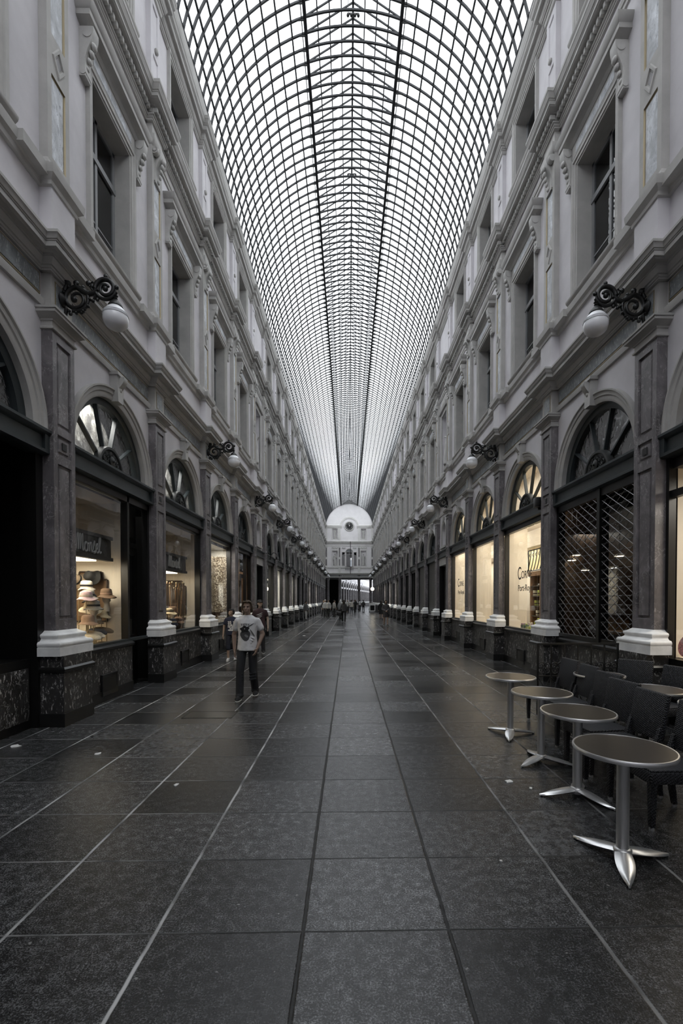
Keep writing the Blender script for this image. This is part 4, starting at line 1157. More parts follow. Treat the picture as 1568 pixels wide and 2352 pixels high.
# chair faces local -x, its back stands at x=0
mb = MB().mat('weave'); rbox(mb, -.45, .0, -.22, .22, .345, .435, .012); rbox(mb, -.445, -.005, -.213, .213, .43, .452, .010); seat_me = mb.mesh('seat', 40)
mb = MB().mat('weave'); rbox(mb, -.02, .02, -.215, .215, .0, .40, .014)
mb.mirror_pts(lambda v: (v[0]+.02+v[2]*.17, v[1]*(1-.03*v[2]), v[2]+.485)); back_me = mb.mesh('backrest', 40)
def legmesh(x, y, top, dx=0, dxt=0):
    mb = MB().mat('weave'); h = .024
    def sq(c, hh, z): return [(c[0]-hh, c[1]-hh, z), (c[0]+hh, c[1]-hh, z), (c[0]+hh, c[1]+hh, z), (c[0]-hh, c[1]+hh, z)]
    R = [sq((x+dx, y), .017, .022), sq((x, y), h, .345)]
    if top > .4: R += [sq((x+.02, y), .022, .49), sq((x+.02+dxt, y), .018, top)]
    mb.rings(R); return mb.mesh('leg', 30), (x+dx, y)
legs = [legmesh(-.42, -.19, .345), legmesh(-.42, .19, .345), legmesh(-.025, -.19, .60, .05, .03), legmesh(-.025, .19, .60, .05, .03)]
mb = MB().mat('steel_dark'); mb.lathe([(.001, 0), (.019, 0), (.019, .024), (.001, .026)], 10); cap2_me = mb.mesh('foot_cap')
CH = [((2.47, 3.46), 0, 'wicker chair nearest the camera, cut by the photo edge beside the nearest table'), ((2.46, 4.00), 2, 'second wicker chair from the camera in the front row, behind the nearest table'),
      ((2.53, 4.52), 8, 'third wicker chair of the front row, its back overlapping the next one'), ((2.66, 5.01), 6, 'fourth wicker chair of the front row, partly hidden by the third'),
      ((2.75, 5.60), 1, 'fifth wicker chair of the front row, behind the third table'), ((2.80, 6.19), 3, 'last wicker chair of the front row, closest to the iron barrier'),
      ((3.66, 6.02), 42, 'wicker chair in the back row turned sideways before the near marble plinth'), ((3.78, 5.42), 14, 'wicker chair in the back row beside the shop wall, at the photo edge')]
for (x, y), a, lab in CH:
    r = root('wicker_chair', 'black woven ' + lab, 'chair', (x+.045, y, 0), math.radians(a), 'black woven café chairs')
    part('seat', seat_me, r); part('backrest', back_me, r)
    for me, (lx, ly) in legs:
        l = part('leg', me, r); part('foot_cap', cap2_me, l, 'pale metal foot cap', (lx, ly, 0))
# iron terrace barrier
r = root('iron_barrier', 'low black wrought iron barrier with scrolls closing the café terrace', 'railing', (0, 6.66, 0), 0)
x0, x1 = 2.67, 3.87
mb = MB().mat('iron'); mb.box(x0-.012, x1+.012, -.016, .016, 1.035, 1.06); mb.box(x0, x1, -.01, .01, .17, .19); mb.box(x0, x1, -.008, .008, .56, .575); part('rail', mb, r)
for k in range(7):
    x = x0+(x1-x0)*k/6; mb = MB().mat('iron'); e = k in (0, 6); mb.box(x-(.013 if e else .008), x+(.013 if e else .008), -.012, .012, 0 if e else .17, 1.04); part('bar', mb, r)
for k in range(6):
    xc = x0+(x1-x0)*(k+.5)/6; mb = MB().mat('iron')
    for sg in (-1, 1):
        for zz, up in ((.72, 1), (.66, -1)):
            pts = []
            for q in range(26):
                t = q/25; a = t*1.6*2*pi; rr = .052*(1-t)+.010
                pts.append((xc+sg*(.048-rr*cos(a)*.9), 0, zz+up*(.0+rr*sin(a))))
            mb.tube(pts, .007, 5)
        mb.tube([(xc+sg*.004, 0, .58), (xc+sg*.03, 0, .62), (xc+sg*.004, 0, .69)], .007, 5)
        mb.tube([(xc+sg*.09, 0, .55), (xc+sg*.02, 0, .42), (xc+sg*.08, 0, .30), (xc+sg*.03, 0, .2)], .007, 5)
    part('scroll', mb, r)

# ------------------------------------------------------------------ window displays, left wall
def lw(p, z_off, c): return (-W+p, c+z_off)
C2_, C3_, C4_ = (P[2]+P[3])/2, (P[3]+P[4])/2, (P[4]+P[5])/2
M['sign_board'] = plain('dark_sign_board', (.035, .032, .03), .5)
M['sign_letter'] = plain('silver_lettering', (.42, .41, .40), .4, metal=.3)
SCRIPT = [  # cursive lower-case strokes, one pen path per letter group
    [(0, .05), (.05, .45), (.12, .92), (.17, .96), (.18, .6), (.16, .05), (.20, .55), (.27, .93), (.32, .95), (.32, .5), (.30, .05), (.36, .55), (.43, .93), (.49, .95), (.49, .45), (.50, .06), (.56, .08), (.62, .25)],
    [(.62, .25), (.66, .45), (.76, .58), (.67, .48), (.64, .25), (.69, .05), (.78, .03), (.86, .18), (.86, .42), (.78, .57), (.84, .48), (.95, .50)],
    [(.96, .58), (.98, .3), (.97, .03), (1.01, .38), (1.09, .58), (1.14, .52), (1.14, .2), (1.18, .03), (1.26, .15)],
    [(1.26, .15), (1.34, .50), (1.40, .72), (1.41, .50), (1.47, .28), (1.46, .06), (1.38, -.02), (1.30, .04), (1.38, .05), (1.52, .18)],
    [(1.52, .2), (1.63, .32), (1.66, .52), (1.59, .58), (1.53, .38), (1.55, .10), (1.63, .02), (1.74, .14)],
    [(1.74, .14), (1.86, .7), (1.88, 1.0), (1.81, 1.02), (1.78, .6), (1.80, .12), (1.86, .02), (1.94, .14)]]
def catmull(p, n=6):
    out = []
    q = [p[0]]+p+[p[-1]]
    for i in range(1, len(q)-2):
        for k in range(n):
            t = k/n; a, b, c, d = (Vector((*v, 0)) for v in q[i-1:i+3])
            out.append(.5*((2*b)+(c-a)*t+(2*a-5*b+4*c-d)*t*t+(3*b-a-3*c+d)*t**3))
    out.append(Vector((*p[-1], 0))); return out
def sign(c, ya, yb, yt, lab):
    r = root('shop_sign', lab, 'sign', (-W, c, 0), 0, None)
    mb = MB().mat('sign_board'); mb.box(-.30, -.22, ya, yb, 2.42, 2.84); mb.box(-.30, -.19, ya, yb+.02, 2.78, 2.84); mb.box(-.30, -.19, ya, yb+.02, 2.40, 2.46); mb.box(-1.1, -.3, ya, yb, 2.42, 2.46); part('board', mb, r)
    mb = MB().mat('sign_letter'); s = .38
    for st_ in SCRIPT: mb.tube([(-.205, yt+q.x*s, 2.50+q.y*s*.72) for q in catmull(st_)], .016, 6)
    part('lettering', mb, r, 'pale script lettering reading the shop name')
    mb = MB().mat('lamp_strip'); mb.box(-.85, -.35, ya+.05, yb-.25, 2.385, 2.415); part('lamp_strip', mb, r, 'warm strip lamp under the board')
sign(C2_, -1.36, .30, -.80, 'dark sign board with pale script letters above the heaped hats')
sign(C3_, -1.36, .85, -.36, 'dark sign board with pale script letters above the walking canes')
shop_light('left', C2_-.35, -.6, 2.36, 4.6, (.4, 1.0), (1, .90, .72)); shop_light('left', C3_, -.6, 2.36, 4.0, (.4, 1.3), (1, .90, .72))
HATC = {'pink': (.62, .44, .46), 'brown': (.16, .10, .06), 'white': (.62, .58, .50), 'plaid': (.30, .28, .24), 'beige': (.58, .50, .36), 'tan': (.34, .22, .15), 'cream': (.60, .52, .38), 'dark': (.03, .03, .035), 'mid': (.2, .15, .1), 'black': (.012, .012, .012), 'straw': (.6, .5, .33), 'blue': (.03, .04, .07)}
for k_, v_ in HATC.items(): M['hat_'+k_] = plain('hat_felt_'+k_, v_, .85, var=.12, vscale=30, bump=.2, bscale=160)
M['mannequin'] = plain('mannequin_head', (.60, .54, .44), .5)
mb = MB().mat('mannequin'); mb.lathe([(.05, -.26), (.055, -.2), (.04, -.14), (.045, -.1), (.06, -.07), (.075, 0), (.078, .05), (.06, .1), (.001, .12)], 16); mb.ball((.075, 0, -.01), .016, 6, 5, (1.2, .8, 1.6)); mb.ball((.05, 0, -.06), .03, 8, 6, (1, .9, .8)); head_me = mb.mesh('head', 60)
def hat(kind, band, brim, crown, x, y, z, lab, on_head=True, tilt=(0, 0), flat=False, base=.93):
    mb = MB().mat('hat_'+kind)
    if flat:
        mb.lathe([(.001, 0), (.13, 0), (.145, .015), (.14, .045), (.10, .075), (.04, .085), (.001, .086)], 22)
        mb.mirror_pts(lambda v: (v[0]*1.15+(.04 if v[0] > 0 else 0)*v[0]*8, v[1], v[2]-.25*max(0, v[0])*.3))
    else:
        mb.lathe([(.085, -.005), (brim*.7, -.02), (brim, -.045), (brim, -.038), (brim*.72, -.008), (.095, .012), (.092, crown*.55), (.085, crown*.85), (.055, crown), (.001, crown*.97)], 28)
        mb.mirror_pts(lambda v: (v[0]*1.08, v[1]*.97, v[2]+.012*sin(3*atan2(v[1], v[0]))*(1 if math.hypot(v[0], v[1]) > .11 else 0)))
    brim *= 1.22; crown *= 1.12
    o_loc = (-W+x, y, z)
    r = root('hat', lab, 'hat', o_loc, random.uniform(-.5, .5)); r.rotation_euler.x, r.rotation_euler.y = tilt
    part('flat_cap' if flat else 'crown_and_brim', mb.mesh('hat', 50), r)
    if band and not flat:
        mb = MB().mat('hat_'+band); mb.lathe([(.097, .012), (.099, .014), (.098, .045), (.094, .046)], 28, (0, 0, 0), 'z', False); mb.mirror_pts(lambda v: (v[0]*1.08, v[1]*.97, v[2])); part('hat_band', mb.mesh('band', 50), r)
    rr = root('mannequin_head' if on_head else 'hat_stand', ('pale mannequin head under the ' if on_head else 'thin hat stand under the ')+lab.split(' in ')[0].split(' on ')[0].split(' at ')[0].split(' hanging')[0]+f' ({kind} hat)', 'display stand', (o_loc[0], y, z-.03))
    if on_head: part('head', head_me, rr)
    mb = MB().mat('gold'); h0 = -.25 if on_head else .02
    mb.tube([(0, 0, h0), (0, 0, base-z+.03+.01)], .008, 6); mb.lathe([(.001, base-z+.03), (.06, base-z+.03), (.06, base-z+.04), (.001, base-z+.045)], 14); part('stand', mb, rr)
hat('pink', 'white', .155, .11, -.30, C2_-.36, 1.74, 'pale pink sun hat in the upper row of the hat window', False)
hat('brown', 'tan', .165, .13, -.30, C2_+.28, 1.78, 'brown straw hat on the mannequin head farthest along the hat window')
hat('white', 'black', .13, .12, -.62, C2_+.22, 1.93, 'white cap with black band at the top of the hat window', False)
hat('plaid', 'black', .15, .12, -.22, C2_-.28, 1.58, 'checked cloth hat on a mannequin head in the hat window')
hat('beige', 'cream', .17, .12, -.45, C2_+.03, 1.55, 'large beige floppy hat in the middle of the hat window', False, (.3, .2))
hat('tan', None, .15, .12, -.25, C2_-.40, 1.33, 'woven tan hat low in the hat window beside the pilaster', False)
hat('mid', 'white', .14, .1, -.42, C2_+.12, 1.32, 'brown hat wound with a striped scarf in the hat window', False)
hat('cream', None, .1, .1, -.25, C2_-.28, 1.09, 'cream flat cap at the bottom of the hat window', False, (0, .15), True)
hat('dark', None, .1, .1, -.35, C2_+.03, 1.11, 'dark blue flat cap at the bottom of the hat window', False, (0, .1), True)
hat('mid', None, .1, .1, -.40, C2_+.30, 1.12, 'brown flat cap at the bottom of the hat window', False, (0, .1), True)
hat('black', None, .16, .13, -.62, C2_+.40, 2.12, 'black wide hat hung at the back of the hat window', False, (1.2, 0))
hat('mid', 'black', .16, .13, -.86, C2_+.38, 2.06, 'dark brown hat hanging at the back of the hat window', False, (1.2, 0))
hat('plaid', 'dark', .15, .12, -.42, C2_-.08, 1.76, 'grey checked hat behind the pink sun hat in the hat window', False)
hat('straw', None, .15, .11, -.38, C2_+.26, 1.42, 'straw sun hat low at the far side of the hat window', False)
hat('dark', None, .14, .11, -.50, C2_+.14, 1.70, 'dark felt hat behind the brown straw hat in the hat window', False)
hat('beige', None, .1, .1, -.22, C2_-.42, 1.06, 'beige flat cap beside the first marble pilaster in the hat window', False, (0, .1), True)
hat('straw', 'black', .17, .1, -.25, C3_-.22, 1.40, 'straw boater with black band beside the walking canes', False)
hat('brown', None, .13, .12, -.30, C3_+.12, 1.42, 'brown cap on a mannequin head before the walking canes')
hat('blue', 'white', .13, .11, -.25, C3_-.02, 1.13, 'dark blue hat low before the walking canes', False)
hat('tan', 'dark', .14, .11, -.25, C3_+.38, 1.16, 'tan hat low before the walking canes', False)
frame_x = [(-1.0, 1.30), (-.40, 1.30), (-.40, 2.08), (-.47, 2.08), (-.50, 2.22), (-.90, 2.22), (-.93, 2.08), (-1.0, 2.08)]
for cc, yy, lab, ma in ((C2_, .50, 'notched wooden back panel behind the hats, on the end of the display', 'wood_brown'), (C3_, 1.33, 'dark notched back panel behind the walking canes', 'wood_dark')):
    r = root('display_backing', lab, 'panel', (-W, cc+yy, 0))
    mb = MB().mat(ma); mb.prism(frame_x, 0, .02, 'y'); part('board', mb, r)
    mb = MB().mat('wood_dark')
    for p_, q_ in zip(frame_x, frame_x[1:]+frame_x[:1]): mb.tube([(p_[0], -.01, p_[1]), (q_[0], -.01, q_[1])], .018, 6)
    part('border', mb, r)
rnd = random.Random(3)
r = root('cane_holder', 'dark tub holding the bundle of walking canes', 'holder', (-W-.48, C3_+.52, .93)); mb = MB().mat('wood_dark'); mb.lathe([(.001, 0), (.3, 0), (.34, .3), (.31, .3), (.28, .03), (.001, .03)], 24); mb.mirror_pts(lambda v: (v[0]*.85, v[1]*2.1, v[2])); part('tub', mb, r)
HANDLE = ['crook', 'knob', 'derby']
for k in range(26):
    yy = C3_-.05+1.15*k/25; xx = -W-.48+rnd.uniform(-.2, .2); h = rnd.uniform(.95, 1.2); lean = (k-12.5)*.010; hd = HANDLE[k % 3]
    r = root('walking_cane', f'{ORD[k]} walking cane from the near end of the bundle, {hd} handle', 'cane', (xx, yy, .97), 0, 'walking canes in the tub')
    mb = MB().mat('wood_dark' if k % 4 else 'wood_brown'); tp = Vector((rnd.uniform(-.05, .05), lean, h)); mb.tube([(0, 0, 0), tp], [.011, .015], 7); part('stick', mb, r)
    mb = MB().mat('gold' if k % 3 else 'wood_brown')
    if hd == 'knob': mb.ball(tp, .024, 8, 6)
    elif hd == 'derby': mb.tube([tp+Vector((0, -.05, .02)), tp, tp+Vector((0, .05, .0))], [.012, .015, .01], 6)
    else: mb.tube([tp+Vector((0, .045-.045*cos(t*pi/8), .05*sin(t*pi/8))) for t in range(9)], .011, 6)
    part('handle', mb, r)
r = root('display_backing', 'tall sparkling brown stone panel filling the third lit window', 'panel', (-W-.55, C4_, 0)); mb = MB().mat('sparkle'); mb.box(-.03, 0, -1.5, 1.42, 1.28, 3.2); part('panel_board', mb, r); mb = MB().mat('wood_dark'); mb.box(-.04, .03, -1.5, 1.42, 1.16, 1.28); part('ledge', mb, r); mb = MB().mat('sparkle'); mb.box(-.03, 0, -1.5, 1.42, .93, 1.16); part('lower_band', mb, r); mb = MB().mat('sparkle'); mb.box(-.72, .42, 1.30, 1.33, 1.28, 3.2); mb.box(-.72, .42, 1.30, 1.33, .93, 1.16); part('end_board', mb, r); mb = MB().mat('wood_dark'); mb.box(-.72, .42, 1.27, 1.33, 1.16, 1.28); part('end_ledge', mb, r)
shop_light('left', C4_, -.32, 3.42, 14, (.3, 2.2), (1, .92, .8))

# ------------------------------------------------------------------ chocolate shop, right wall
A_, B_ = 10.35, P[6]
mb = MB().mat('cream')
xi = W+.16; xb = W+1.5; zc = 3.72
mb.quad((xb, A_, 0), (xb, B_, 0), (xb, B_, 5.7), (xb, A_, 5.7))
for yy in (A_, B_-.2): mb.quad((xi, yy, 0), (xb, yy, 0), (xb, yy, 5.7), (xi, yy, 5.7))
mb.box(xi-.02, xb, A_, B_-.2, zc, zc+.1); mb.quad((xi, A_, 5.7), (xb, A_, 5.7), (xb, B_, 5.7), (xi, B_, 5.7))
mb.box(xi, xi+.95, A_, B_-.2, .88, .93)
for k in (4, 5):                                   # partitions at the pilasters
    mb.box(xi, xi+.55, P[k]-.1, P[k]+.1, .93, zc)
tag(part('wall_shop', mb), 'cream walls and ceilings of the chocolate shop rooms', 'wall', kind='structure')
mb = MB().mat('cream'); mb.box(W+.95, xb-.01, A_, B_-.25, 3.25, zc); single('soffit_box', mb.mesh('soffit'), 'pale boxed soffit hanging inside the chocolate shop windows', 'soffit')
for k in (3, 4, 5):
    c = (P[k]+P[k+1])/2
    for q in range(6):
        yy = c-1.2+.48*q
        if yy < A_+.1: continue
        single('downlight', get('dl2', lambda: (lambda mb: (mb.mat('lamp_warm').lathe([(.001, -.012), (.045, -.012), (.05, 0), (.001, 0)], 12), mb)[-1])(MB())), f'{ORD[q]} round downlight of the {ORD[k-3]} chocolate shop window', 'light', (W+.55, yy, zc-.002), 0, 'downlights of the chocolate shop windows')
    shop_light('right', c, -.28, zc-.06, 9, (.16, 2.5), (1, .93, .80), .75); shop_light('right', c, -1.05, 3.2, 10, (.5, 2.5), (1, .93, .80))
    shop_light('right', c, -.7, 5.6, 14, (.5, 2.0), (1, .93, .79))
def wall_text(txt, size, mat, side, y, z, p, width=None, stretch=1.0):
    me = text_mesh(txt, size, mat, .002)
    xs = [v.co.x for v in me.vertices]; w0 = max(xs)-min(xs); k = (width/w0) if width else 1
    for v in me.vertices:
        x, yy, zz = v.co; x *= k; yy *= stretch
        v.co = (zz, x, yy) if side == 'left' else (-zz, -x, yy)
    (x0, _, _), _ = at(side, y)
    me.transform(Matrix.Translation((x0 + (p if side == 'left' else -p), y, z))); return me
for k, nm in ((3, 'nearest'), (5, 'farthest')):
    c = (P[k]+P[k+1])/2
    r = root('window_lettering', f'black shop name lettering on the {nm} chocolate shop window', 'lettering', (0, 0, 0), 0, 'black lettering on the chocolate shop windows')
    part('capital_letter', wall_text('C', .47, 'black_paint', 'right', c+.36, 2.37, -.045, .22), r)
    part('name_letters', wall_text('ORNÉ', .27, 'black_paint', 'right', c-.10, 2.33, -.045, .66), r)
    part('place_letters', wall_text('Port-Royal', .23, 'black_paint', 'right', c-.03, 2.0, -.045, .95), r)
M['choc_green'] = plain('dark_green_box', (.02, .07, .05), .4); M['choc_lime'] = plain('lime_ribbon_box', (.45, .5, .12), .5); M['choc_brown'] = plain('brown_box', (.06, .03, .02), .4); M['choc_white'] = plain('cream_box', (.7, .66, .52), .5); M['choc_pink'] = plain('mauve_wrap', (.4, .28, .33), .5)
BX = [(.35, 1.55, .16, .30, .10, 'choc_green', 'choc_lime'), (.30, 1.15, .16, .22, .08, 'choc_lime', 'choc_white'), (.55, 1.30, .14, .14, .20, 'choc_lime', 'choc_green'), (.60, .95, .16, .16, .14, 'choc_white', 'choc_lime'),
      (.30, .72, .14, .18, .07, 'choc_lime', 'choc_brown'), (.42, 1.95, .10, .12, .09, 'choc_brown', 'choc_pink'), (.55, 1.78, .12, .14, .12, 'choc_pink', 'choc_white'), (.70, 1.55, .14, .14, .24, 'choc_brown', 'choc_lime'), (.35, .35, .14, .16, .10, 'choc_white', 'choc_brown')]
cn = {'choc_green': 'dark green', 'choc_lime': 'lime', 'choc_brown': 'brown', 'choc_white': 'cream', 'choc_pink': 'mauve'}
for n_, (p, dy, sx, sy, sz, a, b) in enumerate(BX):
    yy = (P[3]+P[4])/2 - .9 + dy
    r = root('gift_box', f'{cn[a]} gift box with {cn[b]} ribbon, {ORD[n_]} in the nearest chocolate window', 'box', (W+p, yy, .93)); r.rotation_euler.z = .2*n_
    mb = MB().mat(a); rbox(mb, -sx/2, sx/2, -sy/2, sy/2, 0, sz, .006); part('box_body', mb, r)
    mb = MB().mat(b); mb.box(-sx/2-.003, sx/2+.003, -.012, .012, 0, sz+.003); mb.ball((0, -.03, sz+.02), .028, 8, 6, (.5, 1.2, .8)); mb.ball((0, .03, sz+.02), .028, 8, 6, (.5, 1.2, .8)); part('ribbon', mb, r)
for n_, yo in enumerate((-1.0, -.82, -.6)):
    r = root('gift_box', f'small brown praline box, {ORD[n_]} in the middle chocolate window', 'box', (W+.35, (P[4]+P[5])/2+yo, .93)); mb = MB().mat('choc_brown'); rbox(mb, -.06, .06, -.07, .07, 0, .08, .006); part('box_body', mb, r)
r = root('wall_cabinet', 'brown carved wooden shelf cabinet inside the nearest chocolate window', 'cabinet', (W+1.2, 13.05, 0))
mb = MB().mat('wood_brown'); mb.box(-.02, .28, -.75, -.68, 0, 2.5); mb.box(-.02, .28, .68, .75, 0, 2.5); mb.box(.24, .28, -.75, .75, 0, 2.5); mb.box(-.06, .28, -.8, .8, 2.42, 2.55); mb.box(-.04, .28, -.78, .78, 0, .9); mb.box(-.02, .02, -.05, .05, .9, 2.45); part('body', mb, r)
for z in (1.2, 1.5, 1.8, 2.1):
    mb = MB().mat('wood_dark'); mb.box(.0, .24, -.68, .68, z, z+.03); part('shelf', mb, r)
for n_ in range(12):
    yy = 12.45+.11*n_; z = (1.23, 1.53, 1.83)[n_ % 3]
    r = root('packet', f'pale wrapped packet, {ORD[n_]} from the near end on the wooden shelves', 'packet', (W+1.28, yy, z), 0, 'packets on the wooden shelves'); mb = MB().mat('choc_white' if n_ % 2 else 'choc_lime'); rbox(mb, -.05, .05, -.04, .04, 0, .16, .005); part('wrap', mb, r); mb = MB().mat('choc_brown'); mb.box(-.053, .053, -.042, .042, .05, .08); part('band', mb, r)
r = root('stained_glass_panel', 'yellow stained glass panel with dark curling leading above the shelf cabinet', 'panel', (W+1.15, 13.05, 0))
M['amber'] = emit_mat('backlit_amber_glass', (.62, .51, .26), .45)
mb = MB().mat('amber'); mb.box(.02, .05, -.8, .8, 2.58, 3.2); part('glass', mb, r)
mb = MB().mat('iron')
for a, b in (((-.8, 2.58), (.8, 2.58)), ((-.8, 3.2), (.8, 3.2)), ((-.8, 2.58), (-.8, 3.2)), ((.8, 2.58), (.8, 3.2))): mb.tube([(0, *a), (0, *b)], .02, 6)
for k in range(7):
    y = -.7+.22*k; mb.tube([(0, y+.25*(t/10)**2, 3.2-.62*t/10) for t in range(11)], .014, 5); mb.tube([(0, y+.05-.05*cos(t*.6), 3.05+.05*sin(t*.6)) for t in range(10)], .01, 5)
part('leading', mb, r)
# dim shop behind the diamond grille
for n_, (x, y, z) in enumerate(((4.88, 10.1, 2.59), (5.05, 10.22, 2.72), (4.80, 8.17, 2.50), (5.1, 9.95, 2.36))):
    r = root('pendant_lamp', f'{ORD[n_]} small pendant disc lamp glowing behind the diamond grille', 'lamp', (x, y, z), 0, 'pendant lamps behind the grille')
    mb = MB().mat('black_paint'); mb.lathe([(.001, .05), (.03, .045), (.10, .012), (.10, .0), (.001, .0)], 18); mb.tube([(0, 0, .05), (0, 0, 6.29-z)], .006, 5); part('shade', mb, r)
    mb = MB().mat('lamp_warm'); mb.lathe([(.001, -.006), (.085, -.006), (.085, -.001), (.001, -.001)], 18); part('bulb', mb, r)
shop_light('right', 8.6, -1.0, 2.9, .9, (.6, 1.5), (1, .85, .65))
r = root('show_cabinet', 'beige display cabinet in the dim shop behind the grille', 'cabinet', (5.35, 9.4, 0)); mb = MB().mat('wood_brown'); mb.box(-.02, .4, -.25, .25, 0, 1.35); part('body', mb, r); mb = MB().mat('cream'); mb.box(-.02, .0, -.22, .22, 1.4, 2.3); part('back_board', mb, r); mb = MB().mat('wood_dark'); mb.box(-.05, .4, -.3, .3, 1.35, 1.4); mb.box(-.05, .1, -.3, .3, 2.3, 2.4); part('shelf', mb, r)
r = root('display_counter', 'dark wooden counter in the dim shop behind the grille', 'counter', (5.2, 8.0, 0)); mb = MB().mat('wood_dark'); mb.box(-.3, .3, -.8, .8, 0, 1.05); part('body', mb, r); mb = MB().mat('wood_brown'); mb.box(-.34, .34, -.85, .85, 1.05, 1.1); part('counter_top', mb, r)
mb = MB().mat('wood_dark'); mb.box(5.6, 5.7, 6.5, 10.3, 0, 3.6); mb.box(4.5, 5.7, 10.28, 10.33, 0, 6.2); tag(part('wall_partition', mb), 'dark wooden partition and cladding added to keep the grille shop dim', 'wall', kind='structure')  # dark cladding added over the end that looked too brightly lit
M['red_plate'] = plain('red_white_pattern', (.5, .12, .12), .4, var=.9, vscale=60)
single('plate', (lambda mb: (mb.mat('red_plate').lathe([(.001, 0), (.1, .01), (.15, .03), (.15, .035), (.1, .015), (.001, .006)], 24), mb.mesh('plate', 50))[-1])(MB()), 'red and white patterned plate standing in the beige shop window', 'plate', (W+.14, 5.93, 1.08)).rotation_euler = (0, -1.35, 0)

# small lamps fixed to shop lintels
for i in (7, 9, 11):
    c = (P[i]+P[i+1])/2
    r = root('gooseneck_lamp', f'small black gooseneck lamp on the lintel of the {ORD[i-1]} shopfront, left wall', 'lamp', (-W+.10, c-.2, 3.8), 0, None)
    mb = MB().mat('iron'); mb.tube([(.02, 0, .0), (.05, 0, .22), (.16, 0, .32), (.30, 0, .28), (.36, 0, .12)], .018, 7); mb.ball((.0, 0, 0), .04, 8, 6); part('arm', mb, r)
    mb = MB().mat('iron'); mb.lathe([(.03, .14), (.06, .11), (.11, -.03), (.10, -.04), (.001, -.0)], 14, (.36, 0, 0)); part('lamp_head', mb, r)
r = root('floodlight', 'small black floodlight box on the lintel of the nearest chocolate window', 'lamp', (W-.12, (P[3]+P[4])/2-1.22, 3.74), 0, None)
mb = MB().mat('black_paint'); rbox(mb, -.10, .08, -.09, .09, .03, .25, .012); part('housing', mb, r)
mb = MB().mat('iron'); mb.box(-.03, .12, -.015, .015, -.02, .05); part('bracket', mb, r)
